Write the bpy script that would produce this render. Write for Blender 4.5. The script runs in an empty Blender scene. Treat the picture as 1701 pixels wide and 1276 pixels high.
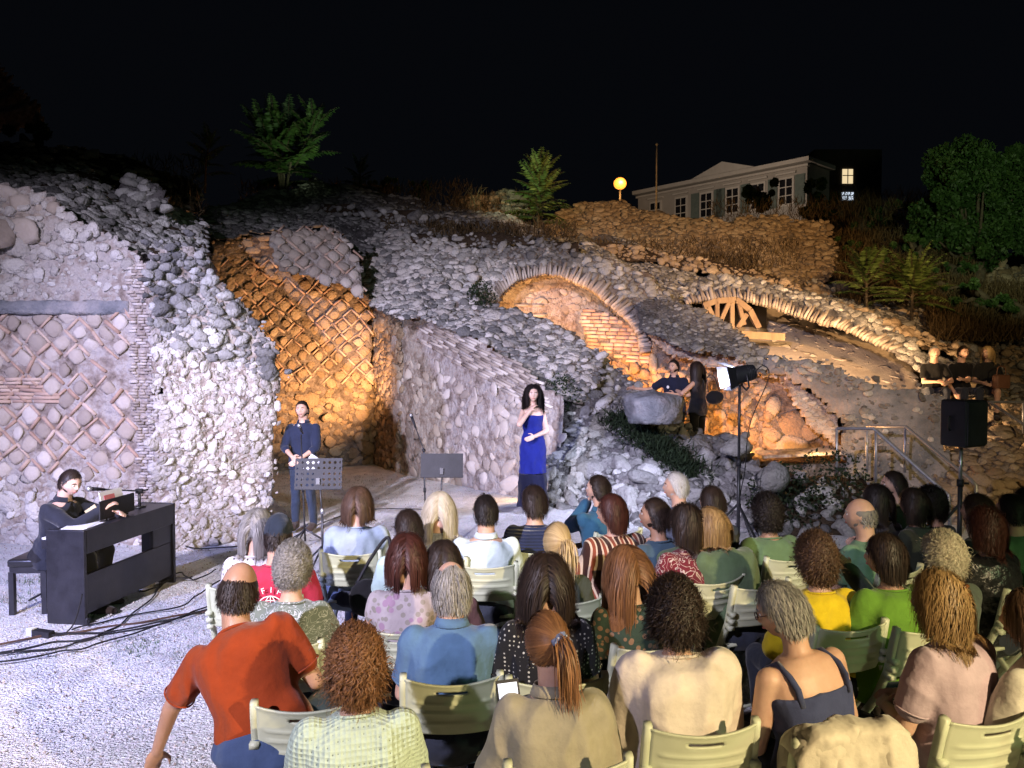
import bpy, math, random
import numpy as np
from mathutils import Vector, Matrix, Euler
rng = np.random.default_rng(7); random.seed(7)
R = math.radians
SC = bpy.context.scene
COL = SC.collection

# ---------------------------------------------------------------- camera, sky, lights, exposure
F, CX, CY, TH, EYE = 1285.0, 850.5, 638.0, R(1.83), 2.25
cd = bpy.data.cameras.new('camera'); cam = bpy.data.objects.new('camera', cd); COL.objects.link(cam)
cam.location = (0, 0, EYE); cam.rotation_euler = (R(90) - TH, 0, 0)
cd.sensor_width = 36; cd.lens = 36 * F / 1701; cd.clip_start = .05; cd.clip_end = 500
SC.camera = cam
SC.view_settings.view_transform = 'Standard'; SC.view_settings.look = 'None'
SC.view_settings.exposure = 0.0; SC.view_settings.gamma = 1
SC.cycles.use_adaptive_sampling = True; SC.cycles.max_bounces = 4; SC.cycles.diffuse_bounces = 2
W = bpy.data.worlds.new('World'); SC.world = W; W.use_nodes = True
bg = W.node_tree.nodes['Background']; bg.inputs[0].default_value = (.7, .85, 1.25, 1); bg.inputs[1].default_value = .0024

def P(px, py, d):
    u = (px - CX) / F; v = -(py - CY) / F
    dy = math.cos(TH) + v * math.sin(TH); dz = -math.sin(TH) + v * math.cos(TH)
    k = d / dy
    return np.array([u * k, d, EYE + dz * k])
def G(px, py, z=0.0):
    a = P(px, py, 1.0); k = (z - EYE) / (a[2] - EYE)
    return np.array([a[0] * k, k, z])

def lamp(name, kind, loc, aim, power, col, rad=.1, cone=60, blend=.4):
    l = bpy.data.lights.new(name, kind); l.energy = power; l.color = col
    l.shadow_soft_size = rad
    if kind == 'SPOT': l.spot_size = R(cone); l.spot_blend = blend
    o = bpy.data.objects.new(name, l); COL.objects.link(o); o.location = loc
    d = Vector(aim) - Vector(loc)
    o.rotation_euler = d.to_track_quat('-Z', 'Y').to_euler()
    return o
ORANGE = (1, .42, .09); WARM = (1, .76, .42); BLUE = (.80, .74, .96)
lamp('stage_floodlight', 'SPOT', (-5.6, -4.5, 7.2), (-1.2, 11.0, .2), 15500, BLUE, .12, 50, .9)
lamp('left_floodlight', 'SPOT', (-7.5, -1.5, 4.8), (-3.3, 8.6, .4), 6000, (.36, .40, 1.0), .15, 46, .9)
lamp('warm_floodlight', 'SPOT', (4.3, -1.9, 4.0), (1.0, 2.4, .6), 3000, WARM, .07, 62, .7)
lamp('green_floodlight', 'SPOT', (7.5, -1.5, 4.6), (2.2, 6.2, .8), 420, (.60, 1, .44), .25, 60, .6)
lamp('hill_floodlight', 'SPOT', (9, 2, 7), (4.5, 24, 5.0), 9500, (1, .56, .22), .3, 40, .6)
lamp('tree_fill_spot', 'SPOT', (7, 8, 5), (13.6, 21.5, 6.0), 2600, (.85, 1, .62), .3, 30, .7)  # added fill with no visible source, brightens the big tree
lamp('ridge_floodlight', 'SPOT', (-1.5, 17.6, 6.4), (.5, 20.4, 7.0), 260, (.8, 1, .62), .2, 60, .8)
lamp('niche_ridge_fill_spot', 'SPOT', (-3.4, 16.6, 5.6), (-5.6, 19.2, 8.3), 300, (.8, 1, .62), .2, 50, .8)  # unseen added spot that lifts the tall ailanthus out of the dark
lamp('centre_floodlight', 'SPOT', (7.5, 3.5, 5.5), (3.6, 16.5, 3.3), 2000, (1, .68, .38), .25, 48, .8)
lamp('niche_lamp', 'SPOT', P(640, 700, 14.5), P(500, 585, 16.2), 950, (1, .50, .20), .1, 96, .8)
lamp('wing_wall_fill_spot', 'SPOT', (-4.4, -.5, 2.75), (-1.0, 15, 1.3), 4800, (.88, .82, 1.0), .06, 25, .5)  # added wash that brightens the wing wall and throws the standing figure's shadow
lamp('side_niche_lamp', 'POINT', P(925, 818, 12.3), (0, 20, 0), 16, ORANGE, .05)
lamp('ground_lamp', 'SPOT', P(905, 780, 12.2), G(820, 835), 110, (1, .6, .25), .05, 100, .6)
lamp('brick_room_lamp', 'POINT', P(1010, 680, 13.9), (0, 20, 0), 300, (1, .36, .07), .1)
lamp('vault_soffit_lamp', 'POINT', P(880, 590, 14.7), (0, 20, 0), 300, (1, .50, .18), .1)
lamp('passage_lamp', 'POINT', P(1225, 742, 12.7), (0, 20, 0), 190, (1, .40, .09), .1)
lamp('floor_lamp', 'POINT', P(1362, 742, 11.9), (0, 20, 0), 22, (1, .55, .2), .04)
lamp('long_vault_lamp', 'POINT', P(1390, 668, 13.5), (0, 20, 0), 620, (1, .60, .28), .1)
lamp('truss_lamp', 'POINT', P(1250, 610, 14.2), (0, 20, 0), 40, (1, .60, .30), .08)
lamp('bank_floodlight', 'SPOT', (7.0, 1.0, 5), (8.3, 11.5, 1.6), 1500, (1, .70, .32), .2, 50, .7)

# ---------------------------------------------------------------- numeric helpers
def hsh(i, s=0):
    n = (i[..., 0] * 73856093) ^ (i[..., 1] * 19349663) ^ (i[..., 2] * 83492791) ^ (s * 2654435)
    n = (n ^ (n >> 13)) * 1274126177 & 0x7fffffff
    return ((n ^ (n >> 16)) & 0xffff) / 65535.0
def vno(p, s=0):
    p = np.asarray(p, float); i = np.floor(p).astype(np.int64); f = p - i; f = f * f * (3 - 2 * f); r = 0
    for a in (0, 1):
        for b in (0, 1):
            for c in (0, 1):
                w = (f[..., 0] if a else 1 - f[..., 0]) * (f[..., 1] if b else 1 - f[..., 1]) * (f[..., 2] if c else 1 - f[..., 2])
                r = r + w * hsh(i + np.array([a, b, c]), s)
    return r * 2 - 1
def fbm(p, o=3, s=0):
    r = 0; a = 1; p = np.asarray(p, float)
    for k in range(o): r = r + a * vno(p, s + k); p = p * 2.03 + 5.1; a *= .5
    return r
def nrm(v): v = np.asarray(v, float); return v / (np.linalg.norm(v, axis=-1, keepdims=True) + 1e-12)
def inpoly(p, poly):
    x, y = p[:, 0], p[:, 1]; r = np.zeros(len(p), bool); n = len(poly)
    for i in range(n):
        x1, y1 = poly[i]; x2, y2 = poly[(i + 1) % n]
        c = ((y1 > y) != (y2 > y)) & (x < (x2 - x1) * (y - y1) / ((y2 - y1) + 1e-12) + x1)
        r ^= c
    return r

# ---------------------------------------------------------------- mesh building
def tag(o, label=None, cat=None, group=None, kind=None):
    if label: o['label'] = label
    if cat: o['category'] = cat
    if group: o['group'] = group
    if kind: o['kind'] = kind
    return o
def thing(name, label, cat, loc=(0, 0, 0), rz=0, group=None):
    o = bpy.data.objects.new(name, None); COL.objects.link(o)
    o.location = tuple(loc); o.rotation_euler = (0, 0, rz); o.empty_display_size = .1
    return tag(o, label, cat, group)
class MB:
    def __init__(s): s.V = []; s.F = []; s.T = []; s.n = 0
    def add(s, V, Fs, m=0, t=.5):
        V = np.asarray(V, float).reshape(-1, 3)
        for f in (Fs if isinstance(Fs, list) else [Fs]):
            f = np.asarray(f, int)
            if f.size: s.F.append((f + s.n, m))
        s.V.append(V); s.T.append(np.broadcast_to(np.asarray(t, float), (len(V),))); s.n += len(V); return s
    def box(s, c, h, M=None, m=0, t=.5, tp=1.0):
        q = np.array([[x, y, z] for z in (-1, 1) for y in (-1, 1) for x in (-1, 1)], float)
        q[4:, :2] *= tp
        q = q * np.asarray(h)
        if M is not None: q = q @ np.asarray(M).T
        return s.add(q + np.asarray(c), np.array([[0, 2, 3, 1], [4, 5, 7, 6], [0, 1, 5, 4], [2, 6, 7, 3], [0, 4, 6, 2], [1, 3, 7, 5]]), m, t)
    def tube(s, pts, r, k=8, m=0, t=.5, cap=True):
        pts = np.asarray(pts, float); n = len(pts); r = np.broadcast_to(np.asarray(r, float), (n,))
        tg = nrm(np.gradient(pts, axis=0)); V = []
        up = np.array([0, 0, 1.]) if abs(tg[0][2]) < .9 else np.array([1., 0, 0])
        for i in range(n):
            a = nrm(np.cross(tg[i], up)); b = np.cross(a, tg[i]); up = b
            an = np.arange(k) / k * 2 * math.pi
            V.append(pts[i] + r[i] * (np.cos(an)[:, None] * a + np.sin(an)[:, None] * b))
        Fq = [[i * k + j, (i + 1) * k + j, (i + 1) * k + (j + 1) % k, i * k + (j + 1) % k] for i in range(n - 1) for j in range(k)]
        fs = [np.array(Fq)]
        if cap: fs += [np.array([list(range(k))]), np.array([list(range((n - 1) * k, n * k))[::-1]])]
        return s.add(np.concatenate(V), fs, m, t)
    def loft(s, rings, k=20, m=0, t=.5, p=2.0):
        # ring: (centre, a, b, xaxis, yaxis)
        V = []
        for c, a, b, X, Y in rings:
            an = np.arange(k) / k * 2 * math.pi; cs, sn = np.cos(an), np.sin(an)
            e = 2 / p; cs = np.sign(cs) * abs(cs) ** e; sn = np.sign(sn) * abs(sn) ** e
            V.append(np.asarray(c) + a * cs[:, None] * np.asarray(X) + b * sn[:, None] * np.asarray(Y))
        n = len(rings)
        fs = [np.array([[i * k + j, i * k + (j + 1) % k, (i + 1) * k + (j + 1) % k, (i + 1) * k + j] for i in range(n - 1) for j in range(k)]),
              np.array([list(range(k))[::-1]]), np.array([list(range((n - 1) * k, n * k))])]
        return s.add(np.concatenate(V), fs, m, t)
    def ell(s, c, r, M=None, m=0, t=.5, nu=16, nv=10, fn=None):
        D = sph(nu, nv)[0]; q = D * np.asarray(r)
        if fn: q = fn(D, q)
        if M is not None: q = q @ np.asarray(M).T
        return s.add(q + np.asarray(c), sph(nu, nv)[1], m, t)
    def quads(s, V4, m=0, t=.5):   # (n,4,3)
        V4 = np.asarray(V4); n = len(V4)
        tt = np.repeat(np.broadcast_to(np.asarray(t, float), (n,)), 4)
        return s.add(V4.reshape(-1, 3), np.arange(n * 4).reshape(-1, 4), m, tt)
    def build(s, name, mats, parent=None, smooth=True, loc=None, ang=None):
        V = np.concatenate(s.V); T = np.concatenate(s.T)
        off = np.zeros(3)
        if parent is None and loc is None:
            off = np.array([V[:, 0].mean(), V[:, 1].mean(), V[:, 2].min()])
        elif loc is not None: off = np.asarray(loc, float)
        me = bpy.data.meshes.new(name)
        me.vertices.add(len(V)); me.vertices.foreach_set('co', (V - off).astype(np.float32).ravel())
        nl = sum(f.size for f, _ in s.F); nf = sum(len(f) for f, _ in s.F)
        me.loops.add(nl); me.polygons.add(nf)
        me.loops.foreach_set('vertex_index', np.concatenate([f.ravel() for f, _ in s.F]).astype(np.int32))
        tot = np.concatenate([np.full(len(f), f.shape[1]) for f, _ in s.F])
        me.polygons.foreach_set('loop_start', np.concatenate([[0], np.cumsum(tot)[:-1]]).astype(np.int32))
        me.polygons.foreach_set('material_index', np.concatenate([np.full(len(f), mm) for f, mm in s.F]).astype(np.int32))
        me.update(calc_edges=True); me.validate()
        me.polygons.foreach_set('use_smooth', np.full(nf, smooth))
        at = me.attributes.new('tint', 'FLOAT', 'POINT'); at.data.foreach_set('value', T.astype(np.float32))
        for x in (mats if isinstance(mats, (list, tuple)) else [mats]): me.materials.append(x)
        o = bpy.data.objects.new(name, me); COL.objects.link(o)
        if parent is not None: o.parent = parent
        if parent is None or loc is not None: o.location = off
        return o
_s = {}
def sph(nu, nv):
    if (nu, nv) in _s: return _s[nu, nv]
    V = [[0, 0, 1]]
    for i in range(1, nv):
        th = math.pi * i / nv
        for j in range(nu):
            a = 2 * math.pi * j / nu; V.append([math.sin(th) * math.cos(a), math.sin(th) * math.sin(a), math.cos(th)])
    V.append([0, 0, -1]); L = len(V) - 1
    T = [[0, 1 + j, 1 + (j + 1) % nu] for j in range(nu)] + [[L, L - nu + (j + 1) % nu, L - nu + j] for j in range(nu)]
    Q = [[1 + i * nu + j, 1 + (i + 1) * nu + j, 1 + (i + 1) * nu + (j + 1) % nu, 1 + i * nu + (j + 1) % nu] for i in range(nv - 2) for j in range(nu)]
    _s[nu, nv] = (np.array(V, float), [np.array(T), np.array(Q)]); return _s[nu, nv]
def dup(root, name=None, **kw):
    r = root.copy(); COL.objects.link(r)
    for k, v in kw.items(): r[k] = v
    for ch in list(root.children):
        c = ch.copy(); COL.objects.link(c); c.parent = r
        for g in ch.children:
            d = g.copy(); COL.objects.link(d); d.parent = c
    return r
def ico(n):
    import bmesh
    b = bmesh.new(); bmesh.ops.create_icosphere(b, subdivisions=n, radius=1)
    V = np.array([v.co[:] for v in b.verts]); T = np.array([[v.index for v in f.verts] for f in b.faces]); b.free()
    return V, T
ICO = {1: ico(2), 2: ico(3)}
def rocks(mb, C, A, S, lod=1, m=1, t=None, cut=9, rough=.5, sq=False):
    """C centres (n,3); A axes (n,3,3) rows; S scales (n,3)"""
    D, T = ICO[lod]; n = len(C)
    if n == 0: return
    N = nrm(rng.normal(size=(n, cut, 3))); h = rng.uniform(rough, rough + .36, (n, cut))
    if sq:
        N[:, :4] = nrm(np.array([[1, 0, 0], [-1, 0, 0], [0, 1, 0], [0, -1, 0]])[None] + rng.normal(0, .12, (n, 4, 3))); h[:, :4] = rng.uniform(.6, .74, (n, 4)); h[:, 4:] += .14
    r = np.ones((n, len(D)))
    for k in range(cut):
        d = D @ N[:, k, :].T   # (nd,n)
        q = h[:, k][None] / np.maximum(d, .2)
        r = np.minimum(r, q.T)
    r = r * (1 + .025 * rng.normal(size=r.shape)) * 1.25
    L = D[None] * r[:, :, None] * S[:, None, :]
    V = np.einsum('nki,nij->nkj', L, A) + C[:, None, :]
    tt = rng.uniform(0, 1, n) if t is None else t
    mb.add(V.reshape(-1, 3), (T[None] + (np.arange(n) * len(D))[:, None, None]).reshape(-1, 3), m, np.repeat(tt, len(D)))

# ---------------------------------------------------------------- materials
def mat(name, cols=((.5, .5, .5),), rough=.8, nscale=6, bump=.0, bscale=40, spec=.3, tint=0, sss=0, metal=0, stretch=None, sheen=0, kind=None, bdist=.01):
    m = bpy.data.materials.new(name); m.use_nodes = True; nt = m.node_tree; N = nt.nodes; L = nt.links
    b = N['Principled BSDF']; b.inputs['Roughness'].default_value = rough
    b.inputs['Specular IOR Level'].default_value = spec; b.inputs['Metallic'].default_value = metal
    tc = N.new('ShaderNodeTexCoord'); src = tc.outputs['Object']
    if stretch:
        mp = N.new('ShaderNodeMapping'); mp.inputs['Scale'].default_value = stretch; L.new(src, mp.inputs[0]); src = mp.outputs[0]
    nz = N.new('ShaderNodeTexNoise'); nz.inputs['Scale'].default_value = nscale; nz.inputs['Detail'].default_value = 6; nz.inputs['Roughness'].default_value = .65
    L.new(src, nz.inputs['Vector'])
    fac = nz.outputs['Fac']
    if tint:
        at = N.new('ShaderNodeAttribute'); at.attribute_name = 'tint'
        mx = N.new('ShaderNodeMix'); mx.data_type = 'FLOAT'; mx.inputs[0].default_value = tint
        L.new(fac, mx.inputs[2]); L.new(at.outputs['Fac'], mx.inputs[3]); fac = mx.outputs[0]
    cr = N.new('ShaderNodeValToRGB'); L.new(fac, cr.inputs[0])
    lo, hi = (.05, .95) if tint >= .6 else (.32, .68)
    k = len(cols)
    cr.color_ramp.elements[0].position = lo; cr.color_ramp.elements[0].color = (*cols[0], 1)
    cr.color_ramp.elements[1].position = hi; cr.color_ramp.elements[1].color = (*cols[-1], 1)
    for i in range(1, k - 1):
        e = cr.color_ramp.elements.new(lo + (hi - lo) * i / (k - 1)); e.color = (*cols[i], 1)
    L.new(cr.outputs[0], b.inputs['Base Color'])
    if sss:
        b.inputs['Subsurface Weight'].default_value = sss; b.inputs['Subsurface Radius'].default_value = (.02, .008, .004); b.inputs['Subsurface Scale'].default_value = .6
    if sheen: b.inputs['Sheen Weight'].default_value = sheen
    if bump:
        n2 = N.new('ShaderNodeTexNoise'); n2.inputs['Scale'].default_value = bscale; n2.inputs['Detail'].default_value = 5; L.new(src, n2.inputs['Vector'])
        bp = N.new('ShaderNodeBump'); bp.inputs['Strength'].default_value = bump; bp.inputs['Distance'].default_value = bdist
        L.new(n2.outputs['Fac'], bp.inputs['Height']); L.new(bp.outputs[0], b.inputs['Normal'])
    m['ramp'] = 1
    return m
def emis(name, col, st):
    m = mat(name, (col, col)); b = m.node_tree.nodes['Principled BSDF']
    b.inputs['Emission Color'].default_value = (*col, 1); b.inputs['Emission Strength'].default_value = st; return m
M = {}
M['mortar'] = mat('mortar', ((.07, .055, .045), (.17, .14, .12), (.30, .26, .23)), .95, 6, 1, 20, .1, bdist=.06)
M['plaster'] = mat('old_plaster', ((.13, .10, .08), (.27, .22, .19), (.40, .36, .33), (.30, .27, .26)), .9, 4.5, 1, 16, .15, bdist=.06)
M['grey_mortar'] = mat('grey_mortar', ((.05, .05, .05), (.12, .11, .11), (.19, .18, .17)), .95, 4, .9, 26, .1, bdist=.04)
M['dark_soil'] = mat('dark_soil', ((.03, .022, .015), (.07, .05, .035)), 1, 3, .9, 25, .05, bdist=.05)
M['pale_stone'] = mat('pale_limestone', ((.20, .18, .165), (.38, .35, .32), (.52, .49, .46), (.60, .58, .55)), .85, 14, 1, 24, .2, tint=.6, bdist=.04)
M['grey_stone'] = mat('grey_limestone', ((.05, .05, .05), (.15, .145, .14), (.34, .33, .31), (.62, .61, .59)), .85, 14, 1, 24, .2, tint=.62, bdist=.04)
M['warm_stone'] = mat('warm_limestone', ((.17, .12, .075), (.34, .26, .18), (.50, .42, .32)), .85, 12, 1, 22, .2, tint=.6, bdist=.04)
M['brick'] = mat('pale_brick', ((.38, .24, .18), (.50, .36, .28), (.58, .46, .38)), .9, 12, .6, 50, .15, tint=.7, bdist=.01)
M['tuff'] = mat('pale_tuff', ((.22, .18, .15), (.40, .34, .29), (.58, .53, .48)), .9, 12, .9, 30, .15, tint=.7, bdist=.01)
M['concrete'] = mat('weathered_concrete', ((.10, .11, .12), (.20, .20, .21), (.34, .31, .30)), .9, 2.2, .9, 20, .15, bdist=.04)

# ---------------------------------------------------------------- masonry slabs
CAM = np.array([0, 0, EYE])
def slab(name, label, cat, outline, pl, thick=.6, g=.08, amp=.05, fr=1.6, styles=(), mats=('mortar', 'pale_stone', 'brick'), back=None, rag=.03, group=None, seed=0, bulge=None, kind=None):
    A, B, C = [P(*q) for q in pl]
    n = nrm(np.cross(B - A, C - A))
    if n @ (CAM - A) < 0: n = -n
    s = nrm(np.cross([0, 0, 1.], n)); s = s if s[0] > 0 else -s
    t = np.cross(n, s); t = t if t[2] > 0 else -t
    if back is None:
        cx = np.mean([q[0] for q in outline]); cy = np.mean([q[1] for q in outline]); back = nrm(P(cx, cy, 10) - CAM) * thick
    def proj(pts):
        r = []
        for x, y in pts:
            d = P(x, y, 1.0) - CAM; k = ((A - CAM) @ n) / (d @ n); q = CAM + d * k - A; r.append((q @ s, q @ t))
        return np.array(r)
    Q = proj(outline)
    def surf(st, off=0.0):
        W3 = A + st[:, :1] * s + st[:, 1:] * t
        h = fbm(W3 * fr, 4, seed) * amp
        if bulge: h = h + bulge(st)
        return W3 + n * (h + off)[:, None]
    lo = Q.min(0) - g; hi = Q.max(0) + g
    nx = int((hi[0] - lo[0]) / g) + 2; ny = int((hi[1] - lo[1]) / g) + 2
    X, Y = np.meshgrid(lo[0] + np.arange(nx) * g, lo[1] + np.arange(ny) * g)
    st = np.stack([X.ravel(), Y.ravel()], 1)
    jit = np.stack([vno(np.c_[st * 3.1, st[:, :1] * 0 + 1], seed + 9), vno(np.c_[st * 3.3, st[:, :1] * 0 + 4], seed + 5)], 1) * rag
    ins = inpoly(st + jit, Q)
    st2 = st + rng.uniform(-.2, .2, st.shape) * g
    idx = np.arange(nx * ny).reshape(ny, nx)
    q = np.stack([idx[:-1, :-1], idx[:-1, 1:], idx[1:, 1:], idx[1:, :-1]], -1).reshape(-1, 4)
    q = q[ins[q].sum(1) >= 3]
    used = np.unique(q); mp = -np.ones(nx * ny, int); mp[used] = np.arange(len(used))
    Fv = surf(st2[used]); q = mp[q]; nv = len(Fv)
    # outward facing order
    c = np.cross(Fv[q[0, 1]] - Fv[q[0, 0]], Fv[q[0, 2]] - Fv[q[0, 0]])
    if c @ n < 0: q = q[:, ::-1]
    e = np.concatenate([q[:, [0, 1]], q[:, [1, 2]], q[:, [2, 3]], q[:, [3, 0]]])
    key = np.sort(e, 1); _, inv, cnt = np.unique(key, axis=0, return_inverse=True, return_counts=True)
    be = e[cnt[inv.ravel()] == 1]
    mb = MB()
    mb.add(np.concatenate([Fv, Fv + back]), [q, q[:, ::-1] + nv, np.stack([be[:, 1], be[:, 0], be[:, 0] + nv, be[:, 1] + nv], 1)], 0, .5)
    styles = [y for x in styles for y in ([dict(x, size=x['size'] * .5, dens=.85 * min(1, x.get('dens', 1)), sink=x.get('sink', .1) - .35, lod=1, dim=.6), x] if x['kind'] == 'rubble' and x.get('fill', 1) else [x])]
    for sy in styles:
        reg = proj(sy['reg']) if 'reg' in sy else Q
        e = sy.get('size', .15); k = sy['kind']
        e *= .8 if k == 'rubble' and e < .31 else 1; lo = reg.min(0) - e; hi = reg.max(0) + e; ax = nrm(np.array([s, t, n])); dens = sy.get('dens', 1.0)
        if k in ('rubble', 'flat'):
            ex = e * sy.get('ax', 1.15); ey = e * sy.get('ay', .8)
            nx = int((hi[0] - lo[0]) / ex) + 1; ny = int((hi[1] - lo[1]) / ey) + 1
            X, Y = np.meshgrid(np.arange(nx) * 1., np.arange(ny) * 1.); X[1::2] += .5
            p = np.stack([lo[0] + X.ravel() * ex, lo[1] + Y.ravel() * ey], 1) + rng.uniform(-.42, .42, (X.size, 2)) * [ex, ey]
            p = p[inpoly(p, reg) & inpoly(p + rng.normal(size=p.shape) * rag, Q) & (rng.random(len(p)) < dens)]
            lf = fbm(np.c_[p * .9, p[:, :1] * 0 + seed], 2); kp = (lf > -.75) | (rng.random(len(p)) < .35); p = p[kp]; lf = lf[kp]
            m_ = len(p); a = rng.normal(0, sy.get('rot', .35), m_)
            sz = e * (1 + .28 * np.clip(lf, -1, 1))[:, None] * (.34 + .5 * rng.random((m_, 1)) ** 1.6) * np.array([[1.15, .8, sy.get('out', .6) * .85]]) * rng.uniform(.8, 1.25, (m_, 3))
            cut, ro = 12, sy.get('ro', .46)
        elif k == 'ret':
            nx = int((hi[0] - lo[0]) / e) + 1; ny = int((hi[1] - lo[1]) / (e * .5)) + 1
            X, Y = np.meshgrid(np.arange(nx) * 1., np.arange(ny) * 1.); X[1::2] += .5
            p = np.stack([lo[0] + X.ravel() * e, lo[1] + Y.ravel() * e * .5], 1)
            w = np.stack([vno(np.c_[p * 1.3, p[:, :1] * 0], 3), vno(np.c_[p * 1.3, p[:, :1] * 0 + 7], 3)], 1) * e * .22
            P0 = p + w; p = P0 + rng.uniform(-.05, .05, p.shape) * e
            okk = inpoly(p, reg) & inpoly(p, Q); p = p[okk]; P0 = P0[okk]
            keep = rng.random(len(p)) < dens; pr = P0; p = p[keep]
            m_ = len(p); a = math.pi / 4 + rng.normal(0, .12, m_)
            sz = e * rng.uniform(.26, .33, (m_, 1)) * np.array([[1, 1, sy.get('out', .35) * .8]]) * rng.uniform(.85, 1.2, (m_, 3))
            cut, ro = 10, .55
            # raised brick strips on the lattice lines
            for sg in (1, -1):
                c2 = pr + np.array([e * .25 * sg, e * .25])
                kk = rng.random(len(c2)) < sy.get('strip', .8); c2 = c2[kk]
                W3 = surf(c2, 0.0)
                an = -sg * math.pi / 4 + rng.normal(0, .08, len(c2))
                for i in range(len(c2)):
                    u = math.cos(an[i]) * s + math.sin(an[i]) * t; v = -math.sin(an[i]) * s + math.cos(an[i]) * t
                    mb.box(W3[i], (e * rng.uniform(.24, .36), e * rng.uniform(.03, .055), rng.uniform(.015, .04)), np.array([u, v, n]).T, 2, rng.random())
        elif k == 'brick':
            h = sy.get('h', .07); L_ = e; p = []
            rows = int((hi[1] - lo[1]) / h) + 1
            for j in range(rows):
                x = lo[0] + rng.uniform(-L_, 0)
                while x < hi[0]:
                    l = L_ * rng.uniform(.6, 1.3); p.append((x + l / 2, lo[1] + j * h, l)); x += l + .012
            p = np.array(p); sl = sy.get('slope', 0); p[:, 1] += sl * (p[:, 0] - p[:, 0].mean())
            p = p[inpoly(p[:, :2], reg) & inpoly(p[:, :2], Q) & (rng.random(len(p)) < dens)]
            W3 = surf(p[:, :2], 0.0); a0 = math.atan(sl)
            for i in range(len(p)):
                an = a0 + rng.normal(0, .03); u = math.cos(an) * s + math.sin(an) * t; v = -math.sin(an) * s + math.cos(an) * t
                mb.box(W3[i] + n * rng.uniform(-.01, .012), (p[i, 2] / 2 - .006, h * rng.uniform(.36, .45), .03), np.array([u, v, n]).T, sy.get('m', 2), rng.random())
            continue
        elif k == 'vouss':   # radial bricks along a path given in px
            path = proj(sy['path']); w = proj(sy['outer'])
            seg = np.r_[0, np.cumsum(np.linalg.norm(np.diff(path, axis=0), axis=1))]; so = np.r_[0, np.cumsum(np.linalg.norm(np.diff(w, axis=0), axis=1))]
            nb = int(seg[-1] / e)
            for i in range(nb):
                f = (i + .5) / nb
                a1 = np.array([np.interp(f * seg[-1], seg, path[:, c_]) for c_ in (0, 1)]); b1 = np.array([np.interp(f * so[-1], so, w[:, c_]) for c_ in (0, 1)])
                f2 = f + .004; a2 = np.array([np.interp(min(f2, 1) * seg[-1], seg, path[:, c_]) for c_ in (0, 1)])
                dv = nrm(b1 - a1 + rng.normal(0, .02, 2)); le = np.linalg.norm(b1 - a1) * rng.uniform(.55, 1.15); dv = nrm(dv + rng.normal(0, .07, 2))
                c2 = (a1 + dv * le / 2)[None]; W3 = surf(c2, .02)[0]
                u = dv[0] * s + dv[1] * t; v = -dv[1] * s + dv[0] * t
                mb.box(W3 + n * rng.uniform(-.04, .03), (le / 2, e * rng.uniform(.34, .54), .06), np.array([u, v, n]).T, sy.get('m', 2), rng.random(), tp=.93)
            continue
        C3 = surf(p, 0.0) + n * (sz[:, 2] * sy.get('sink', .1))[:, None]
        ca, sa = np.cos(a)[:, None], np.sin(a)[:, None]
        U = ca * s + sa * t; Vv = -sa * s + ca * t
        tl = rng.normal(0, sy.get('tilt', .18), (m_, 2)); Nn = nrm(n + tl[:, :1] * s + tl[:, 1:] * t)
        U = nrm(U - (U * Nn).sum(1, keepdims=True) * Nn); Vv = np.cross(Nn, U)
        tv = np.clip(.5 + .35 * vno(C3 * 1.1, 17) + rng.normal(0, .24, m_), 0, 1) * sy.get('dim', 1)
        rocks(mb, C3, np.stack([U, Vv, Nn], 1), sz, sy.get('lod', 1), sy.get('m', 1), tv, cut, ro, k == 'ret')
    o = mb.build(name, [M[x] for x in mats])
    if kind: tag(o, None, None, None, kind)
    else: tag(o, label, cat, group)
    return o
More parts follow.
